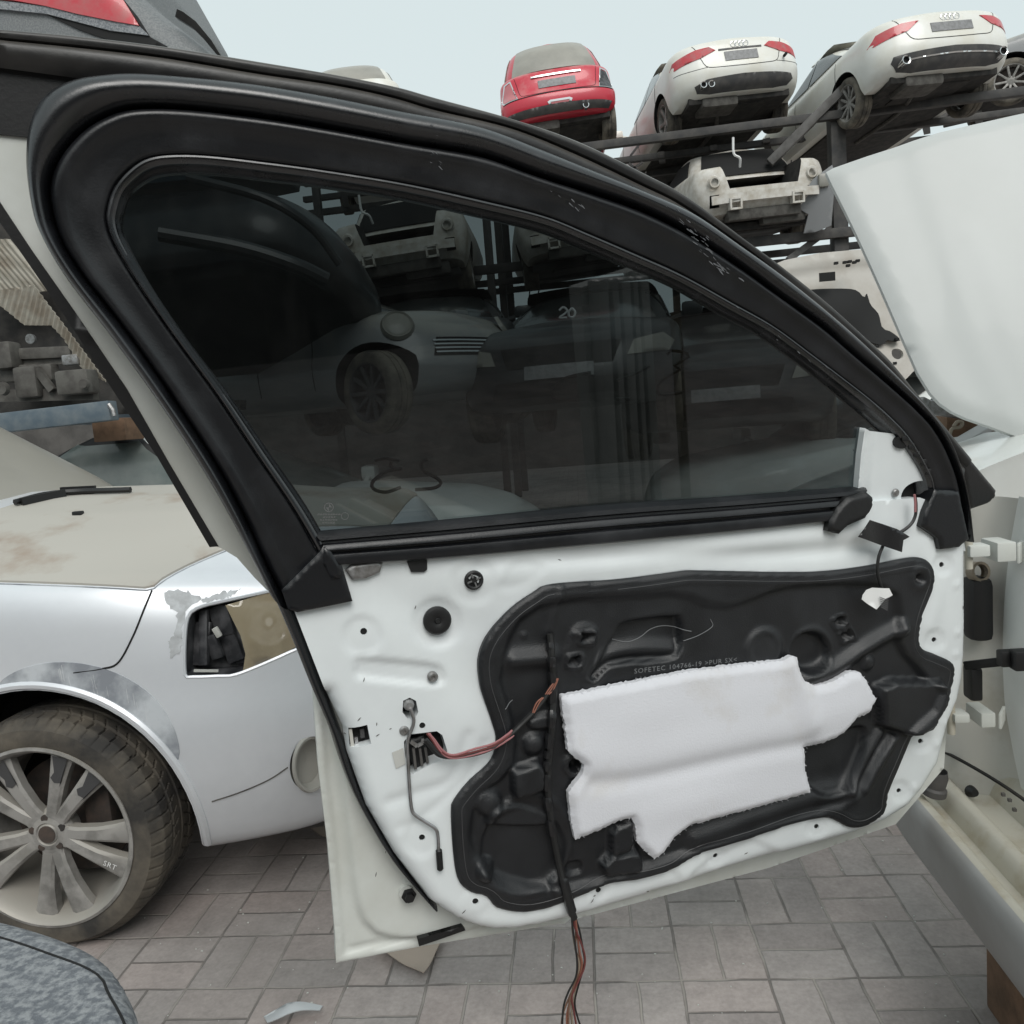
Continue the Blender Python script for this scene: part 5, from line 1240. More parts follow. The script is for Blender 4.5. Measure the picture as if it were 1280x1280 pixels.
# ------------------------------------------------------------ raised boot lid of a pale car
YL = 5.0
def LP(px, py): return atY(px, py, YL)[[0, 2]]
lid_px = [(935, 352), (960, 332), (985, 322), (1030, 313), (1080, 308), (1130, 306), (1170, 312), (1185, 360), (1160, 430), (1140, 462), (1124, 476), (1095, 468), (1040, 445), (960, 400)]
L_uv = np.array([LP(*p) for p in lid_px]); lid_in = np.array([LP(*p) for p in cr([(965, 350), (990, 338), (1050, 328), (1120, 326), (1150, 350), (1130, 420), (1110, 440), (1040, 420), (980, 390)], 60, True)])
def lid_h(P): return -.02*sstep(sdist(P, lid_in), -.02, .03)-.10*((P[:, 0]-1.5)/.7)**2-.25*(P[:, 1]-1.9)
lid = relief('raised_bonnet', L_uv, 'beige_panel', lambda u, v, w_: np.array((u, YL-w_, v)), None, lid_h, .03, .025, [np.array([LP(*p) for p in disc((1118, 443), 7, 14, 1.1)])], back=True)
tag(lid, 'underside of a raised beige bonnet with a torn black lining, left of the white bonnet', 'car bonnet')
pad = cr([(985, 372), (1010, 362), (1050, 360), (1072, 362), (1082, 372), (1086, 366), (1090, 380), (1100, 392), (1102, 410), (1112, 415), (1122, 425), (1116, 428), (1104, 426), (1100, 432), (1088, 430), (1050, 415)], 60, True)
p_uv = np.array([LP(*p) for p in pad])
relief('lining', p_uv, 'black_hole', lambda u, v, w_: np.array((u, YL-w_, v)), lid, lambda P: lid_h(P)+.02+.03*np.sin(P[:, 0]*9)*np.sin(P[:, 1]*11), .03, .02)
mb = MB()
for x, y, rx, ry in ((1034, 346, 9, 5),): mb.box(atY(x, y, YL-.06), (rx*.005, .004, ry*.005))
for x, y in ((1056, 328), (1062, 327), (1068, 328), (1060, 332), (1072, 326), (1045, 329), (1121, 424), (1118, 454), (1096, 433)): mb.box(atY(x, y, YL-.06), (.010, .012, .007))
mb.build('slot', 'black_hole', lid)
c6_, bv, h = make_car('parked_car', 'white car below the raised beige bonnet, half hidden behind the white bonnet', 'car', 'body_white', 'cars standing on the ground behind the door', L=4.5, simple=True, rz=1.5)
c6_.location = (2.75, 7.6, 0); c6_.rotation_euler = (0, 0, R(200))

# ------------------------------------------------------------ silver car with the damaged nose (left)
sil = thing('damaged_car', 'silver car with a dusty bonnet, broken headlamp and dirty alloy wheel', 'car', (-1.52, 2.9, 0)); sil_c = 2.9
W = .93; XF, XR = -.30, -5.2
zb = tabfun((XR, .3), (-2.2, .24), (-.9, .20), (XF, .24)); zt = tabfun((XR, 1.08), (-2.0, 1.075), (-1.3, 1.045), (-.9, 1.0), (XF, .97))
lev = [(0, XR+.1, XF-.10, W-.09), (.06, XR+.04, XF-.04, W-.045), (.25, XR, XF, W-.005), (.45, XR, XF+.005, W), (.62, XR+.02, XF-.03, W-.012), (.75, XR+.03, XF-.06, W-.02), (.88, XR+.04, XF-.10, W-.035), (.96, XR+.06, XF-.14, W-.065), (1, XR+.1, XF-.22, W-.13)]
V, F = cleaned(*hull(lev, zb, zt, 1.16, .6, 1.9, 2.6, .165, 30)); V = [v+Vector((0, sil_c, 0)) for v in V]
bv = BVHTree.FromPolygons(V, F)
sb = mesh('body', V, F, 'silver', sil, True, sharp=50)
def camhit(px, py):
    return bv.ray_cast(Vector(CPOS), Vector(ray(px, py)).normalized())[0]
hubx, hubz = -1.535, .33
lamp_px = [(230, 844), (230, 795), (235, 769), (249, 759), (272, 753), (328, 741), (372, 733), (380, 760), (380, 806), (364, 815), (298, 843), (272, 846), (236, 847)]
lamp = [(camhit(*p)[0], camhit(*p)[2]) for p in lamp_px]; lamp_y = [camhit(*p)[1] for p in lamp_px]
_old = [(-1.10, .775), (-1.085, .86), (-1.05, .915), (-.95, .945), (-.80, .965), (-.66, .97), (-.70, .90), (-.78, .85), (-.9, .80), (-1.0, .77), (-1.07, .76)]
lp = [(x, 1.5, z) for x, z in lamp]+[(x, y+.09, z) for (x, z), y in zip(lamp, lamp_y)]; n = len(lamp)
lc = (lp, [tuple(range(n)), tuple(range(2*n-1, n-1, -1))]+[(i, n+i, n+(i+1) % n, (i+1) % n) for i in range(n)], 'lamp_black')
fg = cylinder((-.80, 2.0, .50), .055, 1.2, (0, 1, 0)); fg = ([(v[0], v[1], .50+(v[2]-.50)*1.25) for v in fg[0]], fg[1], 'silver')
fq = camhit(390, 955); fa = np.array((.75, -.66, 0)); fc = cylinder(np.array(fq), .058, .10, fa); fc = ([np.array((v[0], v[1], fq[2]+(v[2]-fq[2])*1.42)) for v in fc[0]], fc[1], 'fog_grey')
cut(sb, [fc, (*cylinder((hubx, sil_c-W, hubz+.015), .405, .66, (0, 1, 0), 64), 'black_hole'), (*cylinder((hubx, sil_c+W, hubz+.015), .405, .66, (0, 1, 0)), 'black_hole'), lc])
# bonnet skin
edge_px = cr([(-120, 726), (0, 728), (90, 731), (150, 734), (184, 736), (194, 733), (204, 724), (236, 707), (275, 690), (316, 674), (352, 660)], 40)
ne = [camhit(*p) for p in edge_px]; ne = [(p[0], p[1]) for p in ne if p is not None]
lead = [ne[-1], (-.86, 2.55), (-.80, 2.9)]
bon = ne+[(-.66, 2.62), (-.60, 2.9), (-.66, 2*sil_c-2.62)]+[(x, 2*sil_c-y) for x, y in ne[::-1]]+[(-2.0, 3.4), (-1.86, 2.9), (-2.0, 2.4)]
bonnet = conform('bonnet', bon, bv, (0, 0, 3), 'silver_hood', sil, .008, .03, .002, (0, 0, -1), ((1, 0, 0), (0, 1, 0)))
def onbody(P, d, o=.002):
    q = bv.ray_cast(Vector(P), Vector(d)); return (q[0]-Vector(d).normalized()*o) if q[0] else None
def seam(name, pts, d, r=.004, mat='black_hole', o=.0):
    P = [onbody(p, d, o) for p in cr(pts, 50)]; P = [p for p in P if p]
    mb = MB(); mb.tube(P, r, 5); return mb.build(name, mat, sil, True)
def camseam(name, L, r, mat='black_hole'):
    P = [camhit(*p) for p in cr(L, 50)]; P = [p for p in P if p is not None]; mb = MB(); mb.tube(P, r, 5); return mb.build(name, mat, sil, True)
camseam('shut_line', [(190, 738), (180, 762), (166, 796), (148, 828), (128, 836), (92, 841)], .0028)
camseam('bonnet_gap', [(-120, 728), (0, 730), (90, 733), (150, 736), (184, 738), (194, 735), (205, 726), (236, 709), (275, 692), (316, 676)], .0022, 'silver_dark')
seam('bumper_crease', [(-1.08, .5, .385), (-1.0, .5, .40), (-.93, .5, .42), (-.88, .5, .445)], (0, 1, 0), .0025, 'under_grey', .0)
# swept wheel arch lip and a dark band painting in the shading of its flare
P = []
for a in np.linspace(-.25, math.pi*.98, 50):
    q = onbody((hubx+.418*math.cos(a), .5, hubz+.015+.418*math.sin(a)), (0, 1, 0), -.004)
    if q: P.append(q)
mb = MB(); mb.tube(P, .013, 8); mb.build('arch_lip', 'silver', sil, True)
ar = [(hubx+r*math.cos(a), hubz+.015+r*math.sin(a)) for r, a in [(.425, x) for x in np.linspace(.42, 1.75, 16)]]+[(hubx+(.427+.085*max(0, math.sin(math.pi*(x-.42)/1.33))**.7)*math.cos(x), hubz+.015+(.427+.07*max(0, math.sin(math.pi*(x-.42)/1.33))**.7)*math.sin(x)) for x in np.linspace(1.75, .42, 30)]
conform('flank_shade', ar, bv, (0, .5, 0), 'silver_dark', sil, .001, .03, .0015, (0, 1, 0), ((1, 0, 0), (0, 0, 1)))
rr = random.Random(5); mb = MB()
for i in range(14):
    mb = MB(); a = rr.uniform(.75, 1.35); r0 = rr.uniform(.44, .46); l = rr.uniform(.02, .045)
    p0 = onbody((hubx+r0*math.cos(a), .5, hubz+r0*math.sin(a)), (0, 1, 0), .001); p1 = onbody((hubx+r0*math.cos(a)-.004, .5, hubz+r0*math.sin(a)+l), (0, 1, 0), .001)
    if p0 and p1: mb.tube([p0, p1], .0012, 4); mb.build('scratch', 'mark_white', sil, True)
# headlamp: torn black housing behind, clouded amber lens in front half
lens_px = [(281, 757), (328, 743), (372, 735), (378, 760), (378, 804), (364, 812), (303, 840), (306, 818), (300, 795), (289, 773)]
lens = [(camhit(*p)[0], camhit(*p)[2]) for p in lens_px]
_old = [(-.925, .945), (-.90, .90), (-.895, .85), (-.92, .81), (-.9, .802), (-.78, .852), (-.70, .90), (-.66, .968), (-.80, .963)]
lens_o = conform('headlamp_lens', lens, bv, (0, .5, 0), 'lens_clouded', sil, .004, .02, -.006, (0, 1, 0), ((1, 0, 0), (0, 0, 1)))
q = np.array(camhit(322, 786))+np.array((.01, .06, 0))
mb = MB(); mb.lathe([(0, -.045), (.02, -.042), (.04, -.03), (.055, -.008), (.060, .004), (.066, .004)], 30, q, (.35, -.9, .05)); mb.build('lamp_reflector', 'chrome', sil, True)
mb = MB(); mb.lathe([(0, .0), (.010, .0), (.012, -.03)], 14, q, (.35, -.9, .05)); mb.build('bulb', 'tag_white', sil, True)
mb = MB()
def lq(px, py, back): return np.array(camhit(px, py))+np.array((.02, .95, 0))*back
for a_, b_, dd, wd in (((236, 840), (240, 785), .06, .05), ((246, 838), (244, 768), .045, .025), ((252, 800), (262, 830), .05, .035), ((258, 764), (284, 835), .06, .05), ((268, 762), (276, 800), .05, .035), ((278, 780), (292, 838), .07, .045)):
    mb.bar(lq(*a_, dd), lq(*b_, dd+.01), wd, .02, (0, 1, 0), bev=.004)
mb.build('broken_housing', 'lamp_black', sil, True)
mb = MB(); mb.bar(lq(262, 788, .03), lq(268, 800, .035), .016, .012, (0, 1, 0), bev=.003); mb.build('bracket', 'tag_grey', sil, True)
mb = MB(); mb.bar(lq(238, 841, .02), lq(268, 842, .025), .008, .006); mb.build('lamp_sill', 'tag_grey', sil, True)
for r_, mt_ in ((.012, 'silver'),):
    P = [onbody((x, .5, z), (0, 1, 0), -.004) for x, z in cr(lamp, 60, True)]; P = [p for p in P if p]
    mb = MB(); mb.tube(P+[P[0]], .006, 6); mb.build('lamp_rim', 'silver', sil, True)
# chipped grey paint by the lamp
for pl_ in ([(204, 742), (222, 737), (240, 742), (252, 750), (236, 760), (229, 778), (226, 800), (218, 790), (222, 768), (210, 758)], [(252, 748), (275, 742), (300, 736), (285, 746), (262, 752)], [(212, 800), (226, 796), (228, 812), (214, 820)]):
    poly = [(camhit(*q)[0], camhit(*q)[2]) for q in pl_]
    conform('paint_chip', cr(poly, 40, True)+np.random.normal(0, .003, (40, 2)), bv, (0, .5, 0), 'scuff', sil, .0006, .02, .001, (0, 1, 0), ((1, 0, 0), (0, 0, 1)))
# round fog light recess
q = camhit(390, 955); fn = np.array((.75, -.66, 0))
V_, F_ = lathe([(.060, -.006), (.056, .003), (.051, .002), (.048, -.010), (.045, -.03), (0, -.034)], 30, q, fn); V_ = [np.array((v[0], v[1], q[2]+(v[2]-q[2])*1.45)) for v in V_]
mb = MB(); mb.add(V_, F_); mb.build('fog_light', 'fog_grey', sil, True)
# grille end seen through the glass
conform('grille', [(2.35, .62), (2.5, .90), (3.3, .90), (3.45, .62)], bv, (3, 0, 0), 'black_hole', sil, .006, .05, .004, (-1, 0, 0), ((0, 1, 0), (0, 0, 1)))
# windscreen, cabin, wiper
glev = [(0, -4.7, -1.83, .84), (.3, -4.5, -2.10, .81), (.7, -4.2, -2.52, .73), (.92, -3.95, -2.75, .67), (1, -3.7, -2.9, .58)]
g0 = lambda X: np.full(np.shape(X), 1.02, float); g1 = lambda X: np.full(np.shape(X), 1.72, float)
H = (glev, g0, g1, .35, .45, 2.3, 2.5); V, F = cleaned(*hull(*H[:3], .35, .45, 2.3, 2.5, .03, 14))
cb = mesh('cabin', [v+Vector((0, sil_c, 0)) for v in V], F, 'silver', sil, True, sharp=50)
def winW(*a, **k):
    o = window(*a, **k)
    for v in o.data.vertices: v.co.y += sil_c
    o.matrix_parent_inverse = Matrix.Translation(sil.location).inverted(); return o
winW('windscreen', H, 'front', ((-.975, .06), (.975, .06), (.965, .95), (-.965, .95)), 'screen_glass', sil, .014, 30, 10)
winW('side_window', H, 'right', ((.15, .2), (.86, .2), (.74, .86), (.22, .86)), 'dusty_glass', sil); winW('side_window', H, 'left', ((.15, .2), (.86, .2), (.74, .86), (.22, .86)), 'dusty_glass', sil)
mb = MB()
a_ = Vector((-2.0, 2.35, 1.14)); b_ = Vector((-1.93, 3.35, 1.20))
def scr(px, py, y):
    q = camhit(px, py)
    return np.array(q)+np.array((0, -.01, .018)) if q is not None else CPOS+(atY(px, py, y)-CPOS)*.93
wp = [scr(22, 634, 2.85), scr(60, 624, 2.98), scr(100, 620, 3.1), scr(135, 619, 3.25), scr(166, 618, 3.4)]
mb.tube(cr(wp, 20), .011, 6); mb.bar(scr(30, 633, 2.82), scr(84, 622, 3.02), .02, .025); mb.bar(scr(80, 620, 3.05), scr(122, 618, 3.2), .02, .03)
mb.build('wiper', 'soft_black', sil, True)
q = bv.ray_cast(Vector(CPOS), Vector(ray(98, 645)).normalized())
if q[0]: mb = MB(); mb.box(np.array(q[0])+np.array((0, 0, .008)), (.016, .010, .008), bev=.004); mb.build('washer_jet', 'soft_black', sil, True)
# front wheel, near side, modelled in full
def big_wheel(parent, c, Rt=.335, rr=.258, wd=.245):
    c = np.asarray(c, float); n = 512; h = wd/2; face = np.array((0, -1., 0))
    prof = [(rr-.012, h-.012), (rr, h-.002), (rr+.008, h+.002), (rr+.03, h+.004), (rr+.052, h), (Rt-.014, h-.014), (Rt-.004, h-.032)]
    tread = list(np.linspace(h-.034, -h+.034, 44)); V = []; F = []
    rows = []
    for r, z in prof: rows.append(('s', r, z))
    for z in tread: rows.append(('t', Rt, z))
    for r, z in [(Rt-.004, -h+.032), (Rt-.014, -h+.014), (rr+.03, -h), (rr, -h+.01)]: rows.append(('s', r, z))
    x, y, a = basis(face); k = len(rows)
    for j in range(n):
        t = 2*math.pi*j/n; rd = x*math.cos(t)+y*math.sin(t)
        for kind, r, z in rows:
            if kind == 't':
                e = z/h; crown = .005*e*e
                cg = min(abs(z-g) for g in (-.045, 0., .045)); q = 0
                if cg < .005: q = .007
                ph = (t*58/(2*math.pi)+ (.35*abs(e)*6 if abs(e) < .5 else 3.2*.35+.12*math.sin(z*60))) % 1
                if ph < .13 and abs(e) > .12: q = max(q, .006)
                r = r-crown-q
            elif r > Rt-.016:
                ph = (t*58/(2*math.pi)+1.1) % 1
                if ph < .13: r -= .004
            V.append(c+rd*r+a*z)
    for j in range(n):
        j2 = (j+1) % n
        for i in range(k-1): F.append((j*k+i, j2*k+i, j2*k+i+1, j*k+i+1))
    wv = mesh('wheel', V, F, 'tyre_dry', parent, True, True, sharp=35)
    mb = MB(); mb.lathe([(rr+.004, h-.004), (rr+.004, h+.004), (rr-.004, h+.006), (rr-.012, h-.002), (rr-.018, h-.02), (rr-.03, h-.05), (rr-.036, -h+.02), (rr, -h+.01)], 72, c, face)
    ov = h-.014
    for i in range(5):
        a0 = math.radians(-14)+2*math.pi*i/5
        for s in (-1, 1):
            A0_ = a0+s*.20; A1_ = a0+s*.235; d0 = x*math.cos(A0_)+y*math.sin(A0_); d1 = x*math.cos(A1_)+y*math.sin(A1_); tg_ = np.cross(a, d1)
            P = []; W_ = []
            for f, wdt, off in ((.045, .030, ov-.012), (.09, .028, ov-.004), (.15, .032, ov), (.205, .041, ov-.002), (rr-.016, .050, ov-.006)):
                m_ = f/(rr); dd = d0*(1-m_)+d1*m_; dd /= np.linalg.norm(dd); P.append(c+dd*f+a*off); W_.append(wdt)
            kk = len(mb.V); VV = []; FF = []
            for (p, wdt) in zip(P, W_):
                for u_, v_ in ((-.5, -.030), (-.5, -.006), (-.32, .0), (.32, .0), (.5, -.006), (.5, -.030)): VV.append(p+tg_*u_*wdt*1.35+a*v_)
            for q in range(len(P)-1):
                for e in range(6): FF.append((q*6+e, q*6+(e+1) % 6, (q+1)*6+(e+1) % 6, (q+1)*6+e))
            mb.add(VV, FF)
        # web closing the fork near the rim
        d = x*math.cos(a0)+y*math.sin(a0); tg_ = np.cross(a, d)
        mb.box(c+d*.062+a*(ov-.022), (.03, .03, .012), np.stack([d, tg_, a], 1), bev=.005)
    mb.lathe([(0, ov-.006), (.026, ov-.006), (.030, ov-.010), (.033, ov-.006), (.055, ov-.012), (.066, ov-.03), (.066, ov-.06)], 40, c, face)
    rim = mb.build('rim', 'alloy', wv, True, sharp=30)
    mb = MB(); mb.lathe([(0, ov-.004), (.024, ov-.004), (.026, ov-.008)], 30, c, face)
    for i in range(5):
        a0 = math.radians(-14+36)+2*math.pi*i/5; d = x*math.cos(a0)+y*math.sin(a0); mb.lathe([(0, ov-.008), (.010, ov-.008), (.012, ov-.02)], 14, c+d*.045, face)
    mb.build('wheel_cap', 'brake_dark', wv, True)
    mb = MB()
    for a0, s in ((math.radians(-14)+2*math.pi*4/5, 1), (math.radians(-14)+2*math.pi*3/5, -1)):
        pass
    for i, s in ((1, -1), (1, 1), (2, -1)):
        a0 = math.radians(-14)+2*math.pi*i/5+s*.232; d = x*math.cos(a0)+y*math.sin(a0); tg_ = np.cross(a, d); ptsw = [(.150, -.010), (.165, -.013), (.16, .002), (.172, .012), (.19, .006), (.235, .016), (.238, -.017), (.19, -.014)]
        mb = MB(); mb.add([c+d*r+tg_*q*1.3+a*(ov+.0012) for r, q in ptsw], [tuple(range(len(ptsw)))]); mb.build('bare_patch', 'alloy_dark', wv, True, False)
    V_, F_ = text_mesh('SRT', .022, 1.1); a0 = math.radians(-14)+0+.235*(-1); 
    best = min([(abs(math.atan2(math.sin(q-0.0), math.cos(q-0.0))), q) for q in [math.radians(-14)+2*math.pi*i/5+s*.235 for i in range(5) for s in (-1, 1)]])
    # spoke nearest to straight right in the picture
    cand = []
    for i in range(5):
        for s in (-1, 1):
            q = math.radians(-14)+2*math.pi*i/5+s*.235; d = x*math.cos(q)+y*math.sin(q); cand.append((d[0]*.93-d[2]*.36, tuple(d)))
    d = np.array(max(cand)[1]); up_ = np.cross(a, d); up_ = up_ if up_[2] > 0 else -up_
    mb = MB(); mb.add([c+d*(.178+v[0])+up_*(v[1]-.008)+a*(ov+.0015) for v in V_], F_); mb.build('spoke_lettering', 'tag_white', wv, True, False)
    mb = MB(); mb.lathe([(0, -.02), (.175, -.02), (.175, -.04), (0, -.04)], 48, c, face); mb.box(c+np.array((.12, -.0, .06)), (.04, .05, .09), bev=.01); mb.build('brake', 'brake_dark', wv, True)
    return wv
big_wheel(sil, (hubx, 2.085, .335))
simple_wheel(sil, (hubx, sil_c+W-.16, .335), 1, .335, tyre='tyre_dry')
for s in (-1, 1): simple_wheel(sil, (-4.45, sil_c+s*(W-.13), .335), s, .335)

# ------------------------------------------------------------ dusty grey car corner, bottom left
zM = .80
M_px = [(-260, 1085), (-100, 1112), (0, 1136), (60, 1152), (110, 1171), (140, 1192), (160, 1222), (171, 1255), (176, 1290), (172, 1360), (140, 1500), (60, 1640), (-260, 1640)]
M_uv = np.array([atZ(*p, zM)[:2] for p in M_px]); M_uv = np.vstack([cr(M_uv[:-2], 50), M_uv[-1:]])
mseam = np.array([atZ(*p, zM)[:2] for p in cr([(-120, 1140), (0, 1172), (60, 1192), (121, 1216), (135, 1240), (152, 1268), (160, 1300), (150, 1400)], 40)])
def m_h(P):
    d = dist(P, M_uv[:50], False); r = .035
    h = -(r-np.sqrt(np.clip(r*r-np.clip(r-d, 0, r)**2, 0, None)))
    return h+.01*sstep(d, .03, .2)
mc = thing('dusty_car', 'front corner of a dusty grey car with speckled paint, nearest thing at the lower left', 'car', (-.8, .55, 0))
relief('wing_top', M_uv, 'dust_grey', lambda u, v, w_: np.array((u, v, zM+w_)), mc, m_h, .006, .05)
hm = m_h(mseam); mb = MB(); mb.tube([(p[0], p[1], zM+z) for p, z in zip(mseam, hm)], .0016, 5); mb.build('shut_line', 'black_hole', mc, True)
mb = MB(); P = M_uv[:50]; V = []; F = []; prof = [(0, -.045), (.004, -.10), (.012, -.2), (.02, -.32), (.0, -.42), (-.04, -.48)]; cen = np.array((-1.0, .5))
for p in P:
    o_ = p-cen; o_ /= np.linalg.norm(o_)
    for f, z in prof: V.append((p[0]+o_[0]*f, p[1]+o_[1]*f, zM-.03+z))
k = len(prof)
for i in range(len(P)-1):
    for j in range(k-1): F.append((i*k+j, i*k+j+1, (i+1)*k+j+1, (i+1)*k+j))
mesh('bumper', V, F, 'dust_grey', mc, True)
simple_wheel(mc, (-1.28-(-.8), .35-.55, .31), 1, .31)

# ------------------------------------------------------------ stack at the far left
cj, bj, h = make_car('parked_car', 'white car under the blue rack beam, its dusty side glass behind the silver bonnet', 'car', 'body_white', 'cars standing on the ground behind the door', L=4.6, W=.88, rz=1.5, hz=1.0, glass='dusty_glass', simple=True, glf=.2)
if True:
    for o_ in [c for c in cj.children if c.name.startswith('side_window')]: bpy.data.objects.remove(o_)
    hj = 2.3; gl_ = [(0, -hj+.62, hj*.44, .79), (.3, -hj+.92, hj*.30, .75), (.7, -hj+1.35, hj*.06, .68), (.92, -hj+1.65, -hj*.06, .63), (1, -hj+1.8, -hj*.13, .57)]
    Hj = (gl_, lambda X: np.full(np.shape(X), .94, float), lambda X: np.full(np.shape(X), 1.5, float), .2, .2, 2.4, 2.6)
    for s in ('left', 'right'):
        window('window_trim', Hj, s, ((.10, .14), (.88, .14), (.80, .93), (.16, .93)), 'soft_black', cj, .018); window('side_window', Hj, s, ((.13, .2), (.85, .2), (.77, .86), (.2, .86)), 'dusty_glass', cj, .026)
place(cj, 128, 542, 4.75, 2, 0, 0, (-.45, -.62, 1.5))
lr_ = thing('storage_rack', 'dark blue steel rack at the far left holding a wreck above a white car', 'rack', (-3.2, 4.6, 0))
beam((-160, 548), (142, 513), 4.35, 4.35, .11, 'beam', 'rack_blue', .09, lr_); beam((-160, 530), (230, 520), 6.2, 6.2, .10, 'beam', 'rack_blue', .09, lr_)
mb = MB(); p = atY(-150, 540, 4.4); mb.box((p[0], p[1], 2.0), (.06, .06, 2.0)); q = atY(-150, 540, 6.2); mb.box((q[0], q[1], 2.0), (.06, .06, 2.0)); mb.build('post', 'rack_blue', lr_, True)
mb = MB(); mb.tube([atY(x, y, 4.3) for x, y in ((136, 505), (141, 512), (143, 520))], .012, 6); mb.build('bolt', 'zinc', lr_, True)
wb2 = thing('timber_block', 'short brown timber block between the blue beam and the white roof', 'wood block', tuple(atY(147, 536, 4.62)))
mb = MB(); c = atY(148, 537, 4.62); mb.box(c, (.10, .10, .065), bev=.006); mb.build('block', 'wood', wb2, True)
# wreck tilted on the rack, underside to the viewer
wk = thing('tilted_wreck', 'wrecked car tilted on the blue beam with its heat shields and underside showing', 'car wreck', tuple(atY(60, 520, 5.0)))
def corr(name, L, y, dirv, wl, amp, mat='heat_shield', tilt=.25):
    uv = np.array([atY(px, py, y)[[0, 2]] for px, py in L]); z0 = uv[:, 1].min(); dv = np.array(dirv, float); dv /= np.linalg.norm(dv)
    return relief(name, uv, mat, lambda u, v, w_: np.array((u, y-w_-(v-z0)*tilt, v)), wk, lambda P: amp*np.sin((P@dv)*2*math.pi/wl)+.03*np.sin(P[:, 0]*7+1), .010, .01)
corr('heat_shield', [(-80, 300), (0, 304), (22, 302), (60, 362), (40, 366), (0, 372), (-80, 380)], 4.75, (1, .5), .028, .008)
corr('heat_shield', [(0, 370), (58, 360), (70, 380), (110, 440), (135, 478), (128, 474), (108, 468), (96, 445), (86, 425), (72, 408), (40, 408), (20, 388)], 4.6, (1, -.6), .030, .008)
mb = MB(); P0 = [(-60, 260), (30, 300), (150, 480), (150, 500), (-60, 510)]
relief('floor_pan', [tuple(atY(px, py, 4.95)[[0, 2]]) for px, py in [(-160, 240), (20, 285), (60, 320), (160, 500), (300, 500), (300, 512), (-160, 530)]], 'under_dark', lambda u, v, w_: np.array((u, 4.95-w_, v)), wk, lambda P: .05*np.sin(P[:, 0]*9)*np.sin(P[:, 1]*11), .05, .1)
mb = MB(); mb.bar(atY(-40, 446, 4.6), atY(92, 440, 4.6), .07, .07, bev=.02); mb.bar(atY(-40, 456, 4.62), atY(95, 452, 4.62), .05, .03); mb.box(atY(8, 445, 4.55), (.07, .06, .08), bev=.03)
mb.build('axle_tube', 'under_grey', wk, True)
mb = MB(); mb.bar(atY(-40, 470, 4.6), atY(70, 465, 4.58), .08, .10, bev=.02); mb.box(atY(97, 478, 4.5), (.10, .06, .07), bev=.02); mb.box(atY(38, 478, 4.52), (.07, .05, .09), bev=.02); mb.bar(atY(46, 462, 4.5), atY(66, 488, 4.5), .03, .04); mb.bar(atY(-40, 496, 4.55), atY(120, 492, 4.55), .06, .07)
mb.lathe([(0, .03), (.025, .03), (.03, 0)], 12, atY(107, 480, 4.42), (0, -1, 0)); mb.lathe([(0, .03), (.035, .03), (.04, 0)], 12, atY(5, 486, 4.42), (0, -1, 0))
mb.build('subframe', 'under_grey', wk, True)
mb = MB(); mb.box(atY(92, 450, 4.6), (.05, .04, .03), bev=.01); mb.lathe([(0, .02), (.03, .02), (.03, 0)], 14, atY(40, 424, 4.7), (0, -1, 0)); mb.build('mount', 'zinc', wk, True)
# its body: a dark hull rolled over towards the viewer and reaching behind the door glass
h_ = 2.25; zbf = tabfun((-h_, .3), (h_, .3)); ztf = tabfun((-h_, 1.0), (0, 1.0), (h_, .85))
lv = [(0, -h_+.1, h_-.1, .80), (.2, -h_, h_, .88), (.6, -h_, h_, .9), (1, -h_+.1, h_-.15, .8)]
V, F = cleaned(*hull(lv, zbf, ztf, .6, .5, 2.2, 2.4, .05, 14))
Mx = Matrix.Translation(Vector((-3.75, 6.1, 1.95))) @ Matrix.Rotation(R(-6), 4, 'Z') @ Matrix.Rotation(R(-22), 4, 'X')
mesh('body', [Mx @ v for v in V], F, 'car_dark', wk, True)
conf = [Mx @ Vector(p) for p in ((h_-.05, -.6, .55), (h_+.03, -.3, .56), (h_+.05, .1, .56))]
mb = MB(); mb.tube(cr([atY(200, 292, 4.9), atY(300, 310, 5.0), (atY(370, 332, 5.1)), atY(408, 350, 5.2)], 20), .05, 10); mb.build('bumper_strip', 'car_dark', wk, True)
mb = MB(); mb.tube(cr([atY(235, 222, 5.0), atY(330, 248, 5.0), atY(390, 285, 5.1), atY(425, 330, 5.2)], 24), .03, 10); mb.build('arch_edge', 'car_dark', wk, True)
# car above it: dark dusty tail
ct = thing('stacked_car', 'dark grey dusty car at the upper left corner with a red tail light', 'car', tuple(atY(60, 60, 5.5)))
YT = 5.5
def TW(y0): return lambda u, v, w_: np.array((u, y0-w_, v))
def tp(L, y=YT): return np.array([atY(px, py, y)[[0, 2]] for px, py in L])
bl = [(-260, -220), (60, -220), (140, -80), (160, -20), (190, 6), (240, 44), (272, 70), (262, 150), (120, 180), (-260, 190)]
buv = tp(bl)
def bl_h(P):
    d = dist(P, buv); r = .22; return -(r-np.sqrt(np.clip(r*r-np.clip(r-d, 0, r)**2, 0, None)))*.8
relief('body', buv, 'dust_grey_car', TW(YT), ct, bl_h, .04, 1.6)
def on_h(name, L, mat, lift, th, sm=0):
    uv = tp(L); uv = cr(uv, sm, True) if sm else uv
    return relief(name, uv, mat, TW(YT), ct, lambda P: bl_h(P)+lift, .03, th)
on_h('tail_light', [(-120, -40), (60, -40), (130, -22), (154, 0), (176, 34), (150, 30), (100, 20), (60, 10), (20, 3), (0, 2), (-120, -6)], 'tail_red', .03, .04)
on_h('lamp_edge', [(-120, -6), (0, 2), (60, 10), (100, 20), (150, 30), (176, 34), (188, 46), (140, 40), (60, 19), (0, 13), (-120, 10)], 'dust_grey', .022, .03)
on_h('bumper_gap', [(52, 15), (80, 17), (140, 34), (185, 45), (209, 58), (180, 62), (140, 52), (100, 38), (70, 24)], 'black_hole', .012, .02)
